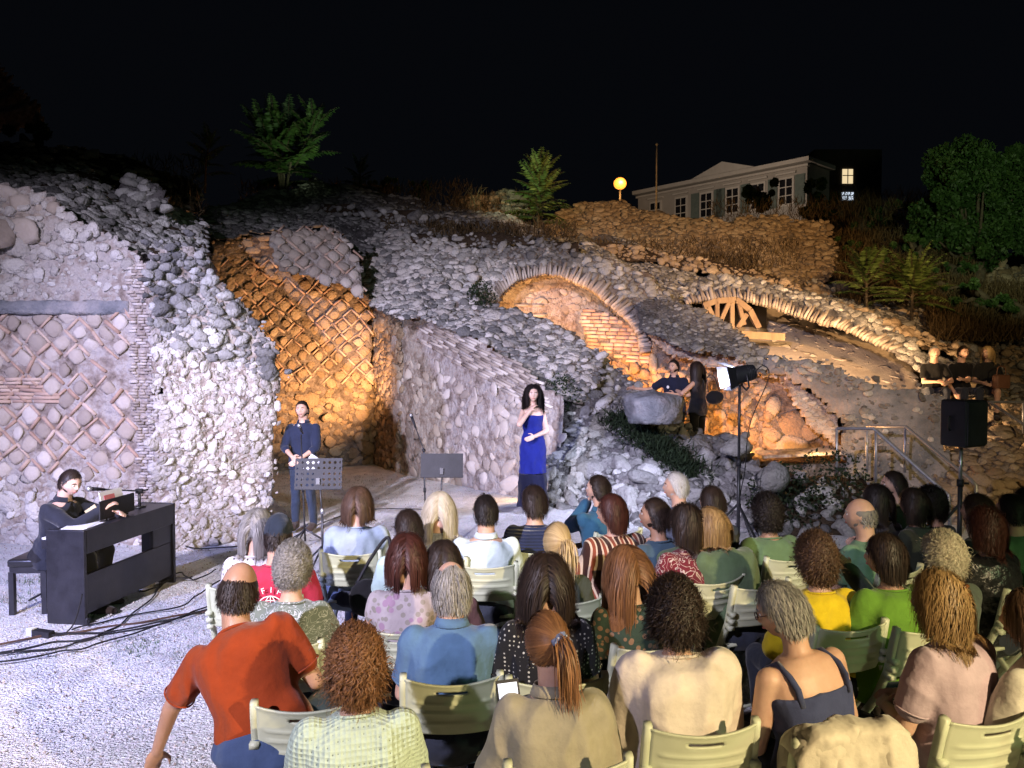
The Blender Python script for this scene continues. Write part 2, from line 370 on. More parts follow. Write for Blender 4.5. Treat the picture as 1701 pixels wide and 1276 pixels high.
# ---------------------------------------------------------------- ground
def ground():
    m = mat('white_gravel', ((.55, .54, .53), (.72, .71, .70), (.80, .79, .78)), .95, 3.0, 1.0, 60, .15, bdist=.05)
    nt = m.node_tree; N = nt.nodes; L = nt.links
    b = N['Principled BSDF']; tc = [x for x in N if x.type == 'TEX_COORD'][0]
    vo = N.new('ShaderNodeTexVoronoi'); vo.inputs['Scale'].default_value = 62; L.new(tc.outputs['Object'], vo.inputs['Vector'])
    bp = [x for x in N if x.type == 'BUMP'][0]
    b2 = N.new('ShaderNodeBump'); b2.inputs['Strength'].default_value = .6; b2.inputs['Distance'].default_value = .014; b2.invert = True
    L.new(vo.outputs['Distance'], b2.inputs['Height']); L.new(bp.outputs[0], b2.inputs['Normal']); L.new(b2.outputs[0], b.inputs['Normal'])
    cr = [x for x in N if x.type == 'VALTORGB'][0]
    mx = N.new('ShaderNodeMix'); mx.data_type = 'RGBA'; mx.blend_type = 'MULTIPLY'; mx.inputs[0].default_value = .3
    L.new(cr.outputs[0], mx.inputs[6]); L.new(vo.outputs['Color'], mx.inputs[7])
    hs = N.new('ShaderNodeHueSaturation'); hs.inputs['Saturation'].default_value = .25; hs.inputs['Value'].default_value = 1.25; L.new(mx.outputs[2], hs.inputs['Color'])
    L.new(hs.outputs[0], b.inputs['Base Color'])
    mb = MB()
    xs = np.r_[[-400, -120, -40], np.arange(-14, 16, .12), [40, 120, 400]]; ys = np.r_[[-120, -40, -12], np.arange(-2, 19, .12), [40, 120, 400]]
    X, Y = np.meshgrid(xs, ys); Z = fbm(np.c_[X.ravel() * .7, Y.ravel() * .7, X.ravel() * 0], 3) * .025 + fbm(np.c_[X.ravel() * 4, Y.ravel() * 4, X.ravel() * 0 + 3], 2) * .006 + .19 * np.exp(-((X.ravel() - .35) / 1.1) ** 2 - ((Y.ravel() - 10.9) / 1.3) ** 2)
    nx, ny = len(xs), len(ys); idx = np.arange(nx * ny).reshape(ny, nx)
    q = np.stack([idx[:-1, :-1], idx[:-1, 1:], idx[1:, 1:], idx[1:, :-1]], -1).reshape(-1, 4)
    mb.add(np.c_[X.ravel(), Y.ravel(), Z - .02], q)
    o = mb.build('ground', m, loc=(0, 0, 0)); tag(o, kind='structure')
    # loose gravel
    mb = MB(); n = 15000
    c = np.c_[rng.uniform(-6.5, 2.5, n), 2.2 + 13 * rng.random(n) ** 1.6, np.zeros(n)]
    c[:, 2] = fbm(np.c_[c[:, 0] * .7, c[:, 1] * .7, c[:, 0] * 0], 3) * .025 - .012
    D = np.array([[1, 0, 0], [-.5, .87, 0], [-.5, -.87, 0], [0, 0, 1.], [.3, .3, -.6]]); T = np.array([[0, 1, 3], [1, 2, 3], [2, 0, 3], [0, 4, 1], [1, 4, 2], [2, 4, 0]])
    a = rng.uniform(0, 6.28, n); sz = rng.uniform(.004, .013, n)
    Rm = np.stack([np.stack([np.cos(a), -np.sin(a)], -1), np.stack([np.sin(a), np.cos(a)], -1)], 1)
    V = D[None] * sz[:, None, None] * rng.uniform(.6, 1.3, (n, 5, 3)); V[:, :, :2] = np.einsum('nkj,nij->nki', V[:, :, :2], Rm); V += c[:, None]
    mb.add(V.reshape(-1, 3), (T[None] + (np.arange(n) * 5)[:, None, None]).reshape(-1, 3), 0, np.repeat(rng.random(n), 5))
    tag(mb.build('gravel', M['tuff'], smooth=False), kind='stuff', label='loose pale gravel strewn over the open ground', cat='gravel')
    # low weeds
    gm = mat('weed_green', ((.02, .05, .012), (.06, .12, .03)), .8, 8)
    M['weed'] = gm
    mb = MB(); Q = []
    for (px, py, rr, k) in ((185, 1082, .35, 260), (560, 800, .7, 200), (320, 1090, .3, 120), (70, 965, .3, 160), (30, 1000, .3, 120), (240, 1062, .25, 120), (820, 792, .9, 160), (95, 985, .2, 90), (305, 893, .25, 150), (280, 905, .2, 90), (150, 1020, .2, 70)):
        g0 = G(px, py)
        for i in range(k):
            b_ = g0 + np.r_[rng.normal(0, rr * .5, 2) * [1.6, .6], 0]; b_[2] = -.01; a = rng.uniform(0, 6.28); l = rng.uniform(.012, .035); d = np.array([math.cos(a), math.sin(a), 0]); w = np.array([-d[1], d[0], 0]) * .004
            Q.append([b_ - w, b_ + w, b_ + d * l * .6 + [0, 0, l] + w * .3, b_ + d * l * .6 + [0, 0, l] - w * .3])
    mb.quads(Q); tag(mb.build('weeds', gm), kind='stuff', label='thin green weeds growing through the gravel', cat='weeds')
ground()

# ---------------------------------------------------------------- hillside
def hillside():
    mb = MB(); xs = np.arange(-45, 60, .6); ys = np.arange(15.5, 95, .6)
    X, Y = np.meshgrid(xs, ys); x = X.ravel(); y = Y.ravel()
    z = np.interp(y, [15.5, 17.5, 20, 23, 26, 30, 50, 95], [0, .3, 2.9, 4.8, 6.0, 6.9, 9.0, 14.0])
    z = z + np.interp(x / y, [-1, -.66, -.5, -.3, 0, .3, .6, 1], [1.6, 1.2, .5, -.1, 0, -.6, -.6, -.2]) * np.clip((y - 16) / 8, 0, 1) - 1.2 * np.exp(-((y - 17) / 2.5) ** 2)
    z += fbm(np.c_[x * .5, y * .5, x * 0], 4, 4) * .22
    z = np.maximum(z, -.3)
    nx, ny = len(xs), len(ys); idx = np.arange(nx * ny).reshape(ny, nx)
    q = np.stack([idx[:-1, :-1], idx[:-1, 1:], idx[1:, 1:], idx[1:, :-1]], -1).reshape(-1, 4)
    mb.add(np.c_[x, y, z], q)
    tag(mb.build('hillside', M['dark_soil'], loc=(0, 0, 0)), kind='structure')
    return z.reshape(ny, nx), xs, ys
HZ, HXS, HYS = hillside()
def hz(x, y):
    i = int(np.clip(round((x - HXS[0]) / .6), 0, len(HXS) - 1)); j = int(np.clip(round((y - HYS[0]) / .6), 0, len(HYS) - 1)); return HZ[j, i]

# ---------------------------------------------------------------- ruins, front tier
slab('masonry_wall', 'tall diamond patterned stone wall on the far left with a grey concrete band', 'wall',
     [(-140, 300), (0, 300), (60, 315), (95, 330), (130, 370), (200, 395), (235, 425), (255, 520), (262, 620), (275, 920), (-140, 950)],
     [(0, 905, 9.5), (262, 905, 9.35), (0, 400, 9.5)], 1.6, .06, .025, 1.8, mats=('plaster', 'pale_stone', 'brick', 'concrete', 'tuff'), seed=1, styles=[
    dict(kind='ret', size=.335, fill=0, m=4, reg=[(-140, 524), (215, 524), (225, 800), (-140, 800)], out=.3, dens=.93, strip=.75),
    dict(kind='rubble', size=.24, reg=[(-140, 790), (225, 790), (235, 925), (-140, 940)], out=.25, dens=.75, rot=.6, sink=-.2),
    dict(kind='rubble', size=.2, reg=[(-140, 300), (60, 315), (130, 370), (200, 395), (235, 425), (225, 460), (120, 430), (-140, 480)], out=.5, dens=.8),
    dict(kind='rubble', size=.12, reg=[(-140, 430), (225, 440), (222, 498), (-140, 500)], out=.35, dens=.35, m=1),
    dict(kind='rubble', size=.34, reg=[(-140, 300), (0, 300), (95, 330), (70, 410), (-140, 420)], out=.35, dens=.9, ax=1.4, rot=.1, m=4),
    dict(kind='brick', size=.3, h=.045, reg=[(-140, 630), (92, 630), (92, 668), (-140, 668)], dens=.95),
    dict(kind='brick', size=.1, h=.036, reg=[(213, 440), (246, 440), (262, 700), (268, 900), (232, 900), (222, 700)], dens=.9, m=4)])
def band():
    mb = MB(); a = P(-140, 511, 9.46); b = P(214, 511, 9.38); nx = 60
    X = np.linspace(0, 1, nx); pr = [(-.075, .085), (-.02, .085), (.0, .03), (.012, -.05), (-.02, -.085), (-.075, -.085)]
    V = []
    for i, f in enumerate(X):
        c = a * (1 - f) + b * f
        for j, (o, z) in enumerate(pr):
            V.append(c + np.array([0, -.03 - o * .9 - .02 * vno(np.array([f * 14, j * 1.3, 2]), 5), z + .012 * vno(np.array([f * 20, j, 9.]), 2)]))
    k = len(pr); F = [[i * k + j, (i + 1) * k + j, (i + 1) * k + (j + 1) % k, i * k + (j + 1) % k] for i in range(nx - 1) for j in range(k)]
    mb.add(V, [np.array(F), np.array([list(range(k))]), np.array([list(range((nx - 1) * k, nx * k))[::-1]])])
    tag(mb.build('stone_ledge', M['concrete']), 'blue grey concrete band running across the left diamond patterned wall', 'ledge')
band()
slab('rubble_slope', 'sloping bed of pale cobbles over the top of the left wall', 'rubble',
     [(-140, 255), (0, 272), (30, 268), (45, 262), (60, 270), (140, 275), (158, 292), (165, 312), (198, 318), (205, 300), (235, 296), (262, 305), (275, 330), (335, 362), (345, 400), (345, 440), (330, 470), (240, 440), (200, 400), (130, 375), (95, 335), (60, 320), (0, 305), (-140, 300)],
     [(0, 310, 9.7), (330, 470, 9.7), (150, 280, 12.3)], .9, .08, .09, 1.5, mats=('dark_soil', 'grey_stone', 'brick'), seed=2, rag=.08,
     styles=[dict(kind='rubble', size=.14, out=.6, dens=.95, sink=.15, ax=1.3, ay=.85, lod=2)])
slab('rubble_slope', 'small broken cobble stump on the ridge above the left wall', 'rubble',
     [(198, 345), (200, 305), (218, 294), (240, 296), (262, 308), (278, 345)], [(200, 345, 11.2), (278, 345, 11.2), (230, 300, 11.5)], .8, .07, .06, 2, mats=('grey_mortar', 'grey_stone', 'brick'), seed=3, rag=.05,
     styles=[dict(kind='rubble', size=.17, out=.7)])
slab('rubble_pier', 'broad broken pier of blue white rubble left of the orange niche', 'pier',
     [(252, 930), (255, 600), (240, 470), (245, 425), (300, 400), (345, 420), (338, 455), (365, 470), (400, 500), (425, 535), (455, 565), (462, 600), (458, 700), (450, 760), (452, 820), (440, 850), (440, 905), (350, 925)],
     [(260, 922, 9.05), (445, 900, 9.75), (300, 450, 9.3)], 1.0, .06, .09, 1.5, mats=('plaster', 'grey_stone', 'brick', 'pale_stone'), back=nrm(P(462, 600, 10) * [1, 1, 0]) * 1.5, seed=4, rag=.07,
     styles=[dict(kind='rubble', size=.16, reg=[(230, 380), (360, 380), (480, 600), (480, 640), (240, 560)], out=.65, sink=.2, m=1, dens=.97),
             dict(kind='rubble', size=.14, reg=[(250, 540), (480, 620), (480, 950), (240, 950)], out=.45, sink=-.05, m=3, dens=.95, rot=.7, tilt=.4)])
slab('niche_wall', 'orange lit diamond patterned back wall of the stage niche', 'wall',
     [(335, 480), (345, 400), (365, 398), (430, 385), (450, 400), (560, 440), (606, 480), (616, 500), (632, 790), (420, 800), (380, 700)],
     [(450, 781, 15.6), (628, 760, 16.6), (450, 450, 15.3)], .8, .09, .035, 1.2, mats=('mortar', 'warm_stone', 'brick', 'tuff'), seed=5, styles=[
    dict(kind='ret', size=.36, reg=[(380, 440), (640, 440), (640, 650), (380, 650)], out=.2, dens=.97, strip=.7),
    dict(kind='rubble', size=.29, reg=[(380, 640), (640, 640), (640, 800), (380, 800)], out=.2, dens=.9, ax=1.25, ay=1.0, rot=.3, sink=-.15),
    dict(kind='rubble', size=.2, reg=[(330, 380), (450, 380), (440, 600), (330, 600)], out=.25, dens=.7, sink=-.15)])
slab('masonry_fragment', 'pale overhanging fragment of diamond masonry above the orange niche', 'wall fragment',
     [(440, 392), (478, 382), (520, 378), (560, 384), (578, 400), (588, 425), (603, 440), (606, 500), (585, 478), (520, 462), (470, 452), (452, 430)],
     [(440, 392, 14.2), (605, 450, 14.6), (470, 452, 14.0)], .7, .07, .03, 1.5, mats=('plaster', 'tuff', 'brick'), seed=6,
     styles=[dict(kind='ret', size=.36, out=.5, dens=1, strip=.5), dict(kind='rubble', size=.2, reg=[(440, 376), (580, 376), (600, 425), (560, 395), (440, 400)], out=.6)])
slab('side_wall', 'dark narrow side wall at the right end of the orange niche', 'wall',
     [(613, 478), (640, 500), (668, 535), (668, 792), (630, 790), (622, 764)], [(616, 764, 16.7), (664, 782, 15.4), (640, 530, 16.0)], .5, .08, .05, 1.6, mats=('mortar', 'warm_stone', 'brick'), seed=7,
     styles=[dict(kind='rubble', size=.2, out=.4, dens=.9)])
slab('wing_wall', 'long pinkish white cobbled wall behind the woman in blue', 'wall',
     [(648, 545), (655, 520), (700, 515), (712, 528), (780, 558), (850, 595), (900, 640), (935, 655), (935, 850), (868, 835), (655, 795)],
     [(657, 782, 15.4), (868, 826, 12.6), (657, 540, 15.6)], .9, .07, .035, 1.5, mats=('plaster', 'tuff', 'brick', 'pale_stone'), seed=8, styles=[
    dict(kind='rubble', size=.25, reg=[(650, 590), (760, 620), (935, 690), (935, 860), (650, 800)], out=.28, dens=.75, rot=.9, sink=-.25, ax=1.15, ay=1.15, fill=0),
    dict(kind='brick', size=.4, h=.05, reg=[(700, 512), (780, 548), (900, 632), (905, 690), (820, 640), (700, 570)], m=1, dens=.8, slope=-.30)])
slab('doorway_wall', 'orange lit rubble edge of the alcove just right of the blue dress', 'wall',
     [(905, 640), (940, 640), (940, 850), (895, 845)], [(905, 835, 13.2), (940, 835, 13.0), (905, 640, 13.3)], .4, .07, .05, 2, mats=('mortar', 'warm_stone', 'brick'), seed=9, styles=[dict(kind='rubble', size=.2, out=.6)])
slab('rubble_band', 'grey rubble slope running down right above the pinkish white wall', 'rubble',
     [(598, 470), (600, 410), (625, 390), (660, 386), (720, 400), (780, 418), (790, 440), (790, 490), (850, 510), (905, 530), (960, 560), (1000, 590), (1005, 630), (960, 670), (930, 665), (900, 645), (850, 600), (780, 562), (712, 532), (655, 530), (615, 500)],
     [(610, 500, 14.8), (910, 650, 12.8), (680, 395, 16.6)], .8, .08, .12, 1.1, mats=('mortar', 'grey_stone', 'brick', 'pale_stone'), seed=10, rag=.08, styles=[
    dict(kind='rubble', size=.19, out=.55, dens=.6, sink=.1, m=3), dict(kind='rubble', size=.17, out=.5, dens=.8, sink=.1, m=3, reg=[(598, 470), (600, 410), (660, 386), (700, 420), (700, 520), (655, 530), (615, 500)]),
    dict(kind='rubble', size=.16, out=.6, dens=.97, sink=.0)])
# ---------------------------------------------------------------- first arch
slab('arch_wall', 'rubble arch with fanned pale bricks, left of the two vaults', 'arch',
     [(725, 430), (790, 412), (900, 405), (1000, 428), (1080, 455), (1112, 490), (1118, 530), (1100, 560), (1072, 572), (1062, 585), (1058, 560), (1045, 537), (1013, 510), (974, 480), (935, 462), (904, 456), (864, 467), (840, 486), (815, 512), (790, 530), (770, 530), (725, 500)],
     [(800, 520, 15.4), (1062, 545, 15.0), (905, 435, 15.8)], .5, .06, .07, 1.6, mats=('mortar', 'grey_stone', 'tuff', 'pale_stone'), seed=12, rag=.04, styles=[
    dict(kind='rubble', size=.17, reg=[(725, 430), (790, 412), (900, 405), (1000, 425), (1110, 480), (1118, 540), (1068, 525), (1013, 474), (960, 450), (919, 438), (860, 450), (800, 490), (760, 540), (725, 500)], out=.6, sink=.1),
    dict(kind='rubble', size=.15, reg=[(780, 440), (860, 430), (830, 480), (800, 540), (770, 540)], m=3, out=.4),
    dict(kind='vouss', size=.055, path=[(815, 512), (840, 486), (864, 467), (904, 456), (935, 462), (974, 480), (1013, 510), (1045, 537), (1058, 560), (1062, 590)], outer=[(795, 490), (822, 468), (850, 449), (910, 435), (950, 441), (1000, 462), (1040, 495), (1066, 533), (1080, 565), (1080, 590)])])
slab('curved_wall', 'smooth peach vault surface glowing inside the first arch', 'vault',
     [(790, 520), (800, 440), (905, 415), (1020, 450), (1090, 540), (1000, 545), (985, 600), (960, 600), (880, 540)],
     [(820, 520, 16.4), (1080, 530, 17.2), (905, 435, 16.6)], .5, .08, .05, 1.0, mats=('plaster', 'tuff', 'brick'), seed=13,
     styles=[dict(kind='rubble', size=.16, reg=[(860, 440), (1000, 470), (960, 520), (870, 500)], out=.2, dens=.5, sink=-.3), dict(kind='brick', size=.35, h=.07, reg=[(860, 500), (980, 520), (975, 600), (900, 560)], dens=.2, m=1)])
bw = slab('brick_wall', 'orange lit brick wall with a small square hole inside the first arch', 'wall',
     [(962, 512), (1010, 518), (1075, 548), (1110, 572), (1125, 640), (1120, 690), (1000, 690), (975, 600)],
     [(965, 560, 15.9), (1110, 600, 14.6), (965, 512, 15.9)], .5, .07, .03, 1.4, mats=('mortar', 'warm_stone', 'brick'), seed=14, styles=[
    dict(kind='brick', size=.24, h=.075, reg=[(962, 512), (1010, 518), (1075, 548), (1100, 590), (1080, 610), (970, 575)], slope=-.05, dens=.96),
    dict(kind='rubble', size=.25, reg=[(970, 575), (1080, 605), (1115, 590), (1130, 700), (990, 700)], out=.5, dens=.9, tilt=.5, rot=1.2)])
mb = MB(); c = P(979, 532, 15.84)
mb.box(c, (.11, .04, .17)); blk = mat('near_black', ((.01, .008, .006), (.015, .01, .008)), 1)  # solid box, its near-black colour stands in for shade inside the hole
o = mb.build('hole_shade_box', blk, bw, loc=c - np.array(bw.location)); 
# ---------------------------------------------------------------- grey bands and passage
slab('passage_wall', 'orange lit rough rubble wall of the passage behind the light stand', 'wall',
     [(1085, 560), (1160, 585), (1290, 600), (1350, 645), (1410, 705), (1405, 775), (1265, 752), (1240, 740), (1160, 735), (1080, 700)],
     [(1170, 740, 13.9), (1400, 760, 12.9), (1170, 590, 14.1)], .5, .08, .07, 1.8, mats=('mortar', 'warm_stone', 'brick', 'plaster'), seed=15, styles=[
    dict(kind='rubble', size=.24, reg=[(1085, 600), (1270, 620), (1310, 760), (1080, 740)], out=.5, dens=.95, tilt=.6, rot=1.2),
    dict(kind='rubble', size=.36, reg=[(1280, 690), (1405, 690), (1405, 760), (1280, 750)], out=.4, dens=.8)])
slab('plaster_strip', 'pinkish plaster wall under the grey rubble band, behind the embracing couple', 'wall',
     [(1065, 545), (1110, 555), (1160, 572), (1270, 596), (1300, 612), (1330, 640), (1360, 665), (1400, 700), (1402, 770), (1385, 740), (1330, 690), (1295, 630), (1240, 625), (1150, 600), (1110, 590)],
     [(1110, 590, 14.0), (1400, 720, 12.5), (1270, 596, 13.4)], .4, .07, .04, 1.4, mats=('plaster', 'tuff', 'brick'), seed=16, styles=[dict(kind='rubble', size=.15, out=.2, dens=.35, sink=-.2)])
slab('rubble_band', 'dark grey cobble band descending right between the two vaults', 'rubble',
     [(1062, 545), (1062, 505), (1080, 494), (1112, 496), (1150, 510), (1222, 542), (1238, 560), (1275, 586), (1275, 618), (1240, 602), (1200, 590), (1150, 586), (1105, 570)],
     [(1070, 550, 14.0), (1270, 615, 13.0), (1110, 496, 14.8)], .6, .07, .08, 1.6, mats=('grey_mortar', 'grey_stone', 'brick'), seed=17, rag=.05, styles=[dict(kind='rubble', size=.15, out=.5, dens=.95)])
slab('concrete_wall', 'weathered blue grey concrete wall behind the stair rails', 'wall',
     [(1266, 620), (1268, 588), (1324, 594), (1387, 604), (1425, 630), (1480, 640), (1565, 652), (1580, 670), (1580, 830), (1430, 830), (1400, 790), (1398, 705), (1344, 648), (1295, 618)],
     [(1400, 770, 12.3), (1575, 780, 11.6), (1400, 610, 12.6)], .9, .08, .07, 1.2, mats=('concrete', 'grey_stone', 'brick'), seed=18, rag=.05, styles=[
    dict(kind='rubble', size=.14, reg=[(1266, 585), (1425, 604), (1565, 648), (1570, 680), (1450, 655), (1300, 620)], out=.45, dens=.75),
    dict(kind='rubble', size=.13, reg=[(1400, 660), (1580, 670), (1580, 830), (1430, 830)], out=.35, dens=.35, sink=-.1)])
# ---------------------------------------------------------------- second, long vault
slab('long_vault', 'long slanting peach vault surface on the right with brown stains', 'vault',
     [(1150, 500), (1200, 480), (1280, 500), (1350, 530), (1430, 560), (1515, 600), (1535, 650), (1480, 655), (1400, 640), (1300, 615), (1230, 575), (1170, 540)],
     [(1240, 570, 15.9), (1500, 650, 14.6), (1260, 500, 17.6)], .5, .08, .05, .9, mats=('tuff', 'tuff', 'brick'), seed=19,
     styles=[dict(kind='rubble', size=.16, out=.1, dens=.25, sink=-.6, fill=0)])
slab('arch_wall', 'long arch of fanned pale bricks over the right vault with a timber truss', 'arch',
     [(1108, 512), (1115, 488), (1160, 462), (1207, 456), (1260, 462), (1340, 485), (1430, 520), (1510, 560), (1545, 600), (1530, 625), (1508, 600), (1473, 577), (1442, 565), (1403, 548), (1363, 538), (1324, 524), (1285, 511), (1254, 503), (1226, 497), (1191, 497), (1167, 501), (1140, 508)],
     [(1140, 516, 15.6), (1510, 612, 14.3), (1200, 470, 15.8)], .3, .06, .06, 1.6, mats=('grey_mortar', 'grey_stone', 'tuff'), seed=20, styles=[
    dict(kind='rubble', size=.16, out=.5, reg=[(1108, 505), (1150, 455), (1260, 455), (1430, 515), (1560, 590), (1530, 625), (1473, 560), (1363, 514), (1246, 482), (1167, 482), (1134, 502)]),
    dict(kind='vouss', size=.062, path=[(1140, 507), (1167, 501), (1191, 497), (1226, 497), (1254, 503), (1285, 511), (1324, 524), (1363, 538), (1403, 548), (1442, 565), (1480, 580)], outer=[(1134, 498), (1167, 481), (1207, 476), (1246, 480), (1285, 492), (1324, 504), (1363, 514), (1403, 533), (1442, 547), (1473, 559), (1500, 575)])])
mb = MB(); mb.box(P(1205, 535, 16.6), (.85, .1, .45))  # solid box, the dark of the vault opening is in its colour
tag(mb.build('vault_shade_box', blk), 'near black box standing for the shaded hollow of the right vault behind the timber truss', 'recess')
slab('rubble_terrace', 'dark grey rubble terrace climbing over the crowns of both arches', 'rubble',
     [(880, 412), (900, 385), (1000, 395), (1060, 410), (1200, 440), (1330, 480), (1450, 515), (1560, 560), (1640, 600), (1600, 640), (1520, 600), (1430, 545), (1340, 510), (1260, 485), (1200, 470), (1150, 475), (1110, 500), (1080, 465), (1000, 435)],
     [(1000, 440, 16.2), (1500, 590, 15.2), (1050, 400, 20)], .8, .1, .14, 1.1, mats=('grey_mortar', 'grey_stone', 'brick'), seed=21, rag=.12, styles=[dict(kind='rubble', size=.17, out=.5, dens=.95, sink=0)])
slab('rubble_terrace', 'dark cobble terrace on the ridge above the niche and first arch', 'rubble',
     [(330, 370), (345, 352), (400, 340), (450, 318), (520, 305), (580, 312), (640, 328), (720, 335), (790, 345), (880, 370), (930, 400), (900, 420), (790, 420), (700, 400), (640, 392), (600, 425), (570, 390), (500, 385), (440, 392), (370, 398), (345, 400)],
     [(440, 392, 15.2), (780, 418, 16.6), (520, 306, 19.5)], .8, .1, .14, 1.0, mats=('grey_mortar', 'grey_stone', 'brick'), seed=22, rag=.12, styles=[dict(kind='rubble', size=.17, out=.5, dens=.93, sink=0)])
slab('rubble_terrace', 'warm tinted broken rubble bank behind the three seated people', 'rubble',
     [(1330, 480), (1400, 470), (1500, 500), (1600, 520), (1800, 540), (1800, 740), (1690, 720), (1640, 700), (1590, 660), (1530, 640), (1520, 600), (1430, 545)],
     [(1520, 640, 15.2), (1700, 700, 14.3), (1500, 500, 20)], .8, .1, .2, 1.2, mats=('mortar', 'grey_stone', 'brick', 'warm_stone'), seed=23, rag=.12, styles=[
    dict(kind='rubble', size=.24, out=.7, dens=.6, tilt=.5), dict(kind='rubble', size=.26, out=.7, dens=.4, tilt=.5, m=3)])
slab('seat_wall', 'low rough stone wall the three dark clad people sit on', 'wall',
     [(1500, 655), (1560, 645), (1700, 672), (1800, 690), (1800, 800), (1620, 790), (1500, 800)], [(1500, 760, 13.6), (1800, 760, 13.2), (1500, 660, 13.9)], .5, .08, .08, 1.4, mats=('mortar', 'warm_stone', 'brick'), seed=24, rag=.06, styles=[dict(kind='rubble', size=.2, out=.6, dens=.8)])
slab('rubble_bank', 'gold lit bank of rounded stones behind the loudspeaker at the right edge', 'rubble bank',
     [(1560, 770), (1600, 735), (1640, 712), (1700, 720), (1800, 740), (1800, 930), (1540, 930), (1520, 860)],
     [(1560, 880, 10.6), (1800, 880, 10.2), (1640, 715, 12.4)], .9, .08, .14, 1.4, mats=('mortar', 'warm_stone', 'brick'), seed=25, rag=.07, styles=[dict(kind='rubble', size=.23, out=.6, dens=.95, lod=1)])
for i_, (o_, p_, l_) in enumerate((
    ([(640, 398), (700, 384), (760, 388), (800, 380), (850, 394), (905, 398), (960, 412), (960, 424), (900, 414), (850, 412), (790, 412), (720, 412), (650, 410)], [(640, 410, 16.3), (960, 424, 15.9), (800, 385, 16.4)], 'long low remnant of wall just above the first arch crown'),
    ([(480, 350), (540, 338), (600, 344), (640, 352), (700, 356), (780, 362), (860, 378), (860, 392), (780, 380), (700, 374), (620, 368), (540, 362), (480, 366)], [(480, 366, 17.3), (860, 392, 17.6), (640, 350, 17.5)], 'low broken wall crossing the middle of the ridge terrace'),
    ([(980, 410), (1040, 404), (1100, 416), (1180, 436), (1260, 452), (1330, 476), (1330, 490), (1250, 470), (1160, 454), (1080, 434), (980, 424)], [(980, 424, 17.3), (1330, 490, 16.9), (1150, 430, 17.5)], 'low broken wall stepping down above the right vault'),
    ([(1340, 500), (1400, 506), (1470, 528), (1540, 556), (1600, 580), (1600, 592), (1530, 576), (1460, 548), (1390, 524), (1340, 516)], [(1340, 516, 15.8), (1600, 592, 15.2), (1450, 520, 16)], 'warm lit wall stub right of the long vault'))):
    slab('wall_stub', l_, 'wall', o_, p_, .5, .07, .08, 1.4, mats=('dark_soil', 'grey_stone' if i_ < 2 else 'warm_stone', 'brick'), seed=40 + i_, rag=.09, styles=[dict(kind='rubble', size=.2, out=.7, dens=.9)])
# ---------------------------------------------------------------- upper walls
slab('upper_wall', 'gold lit rubble wall on the hilltop below the villa', 'wall',
     [(895, 400), (905, 372), (935, 345), (965, 332), (1030, 330), (1060, 345), (1100, 352), (1210, 368), (1235, 358), (1300, 360), (1378, 372), (1388, 400), (1392, 440), (1375, 470), (1330, 480), (1200, 445), (1060, 415), (990, 400)],
     [(900, 400, 22), (1380, 475, 21), (1000, 335, 23.5)], 1.0, .13, .14, 1.0, mats=('mortar', 'warm_stone', 'brick'), seed=26, rag=.12, styles=[dict(kind='rubble', size=.2, out=.5, dens=.95, sink=0)])
slab('upper_wall', 'dim stub of rubble wall left of the pale leafy ailanthus', 'wall',
     [(745, 385), (740, 345), (770, 322), (800, 322), (835, 312), (862, 322), (875, 345), (880, 400), (800, 400)],
     [(745, 395, 21), (880, 400, 20.6), (830, 315, 22)], 1.0, .12, .12, 1.0, mats=('mortar', 'warm_stone', 'brick'), seed=27, rag=.1, styles=[dict(kind='rubble', size=.24, out=.6, dens=.9)])
slab('upper_wall', 'pale dry stone wall fragment under the big tree at the right edge', 'wall',
     [(1600, 440), (1660, 430), (1680, 440), (1800, 430), (1800, 480), (1680, 490), (1640, 480), (1600, 470)],
     [(1600, 470, 23), (1800, 480, 23), (1700, 430, 23.6)], .8, .12, .08, 1, mats=('mortar', 'warm_stone', 'brick'), seed=28, rag=.08, styles=[dict(kind='rubble', size=.3, out=.5, ax=1.3)])
slab('rock_outcrop', 'dim brown rock outcrop rising at the top left corner', 'rock',
     [(-160, 60), (0, 108), (30, 140), (60, 175), (74, 198), (60, 208), (0, 225), (-160, 230)], [(0, 230, 27), (74, 200, 27), (0, 110, 29)], 2.5, .2, .4, .5, mats=('mortar', 'warm_stone', 'brick'), seed=29, rag=.2)
slab('ridge_wall', 'almost black dry stone ridge above the left cobble slope', 'wall',
     [(-160, 225), (0, 235), (90, 248), (200, 262), (280, 280), (340, 310), (345, 370), (260, 340), (150, 300), (-160, 280)], [(0, 290, 14), (340, 360, 14.5), (100, 250, 16)], 1, .12, .2, 1, mats=('dark_soil', 'warm_stone', 'brick'), seed=30, rag=.1, styles=[dict(kind='rubble', size=.25, out=.6, dens=.35)])
# ---------------------------------------------------------------- rubble mound right of the stage
slab('rubble_mound', 'wide spill of large blue white boulders right of the stage', 'rubble mound',
     [(905, 900), (900, 830), (915, 760), (935, 690), (920, 650), (960, 612), (1005, 600), (1048, 630), (1062, 660), (1085, 700), (1150, 705), (1215, 712), (1245, 745), (1262, 790), (1300, 900)],
     [(920, 870, 10.6), (1240, 870, 10.5), (1000, 610, 13.6)], 1.0, .08, .22, .9, mats=('grey_mortar', 'pale_stone', 'brick', 'grey_stone'), seed=31, rag=.07, styles=[
    dict(kind='rubble', size=.27, out=.7, sink=.3, dens=.95, tilt=.5, lod=2, rot=.8, reg=[(905, 700), (1000, 700), (1150, 800), (1200, 900), (900, 900)], m=3),
    dict(kind='rubble', size=.25, out=.75, sink=.35, dens=.9, tilt=.5, lod=2, rot=.8, reg=[(900, 600), (1060, 600), (1300, 750), (1300, 900), (1190, 900), (1150, 800), (1000, 700), (905, 700)], m=3),
    dict(kind='rubble', size=.13, out=.75, sink=.4, dens=.6, tilt=.5, m=3)])
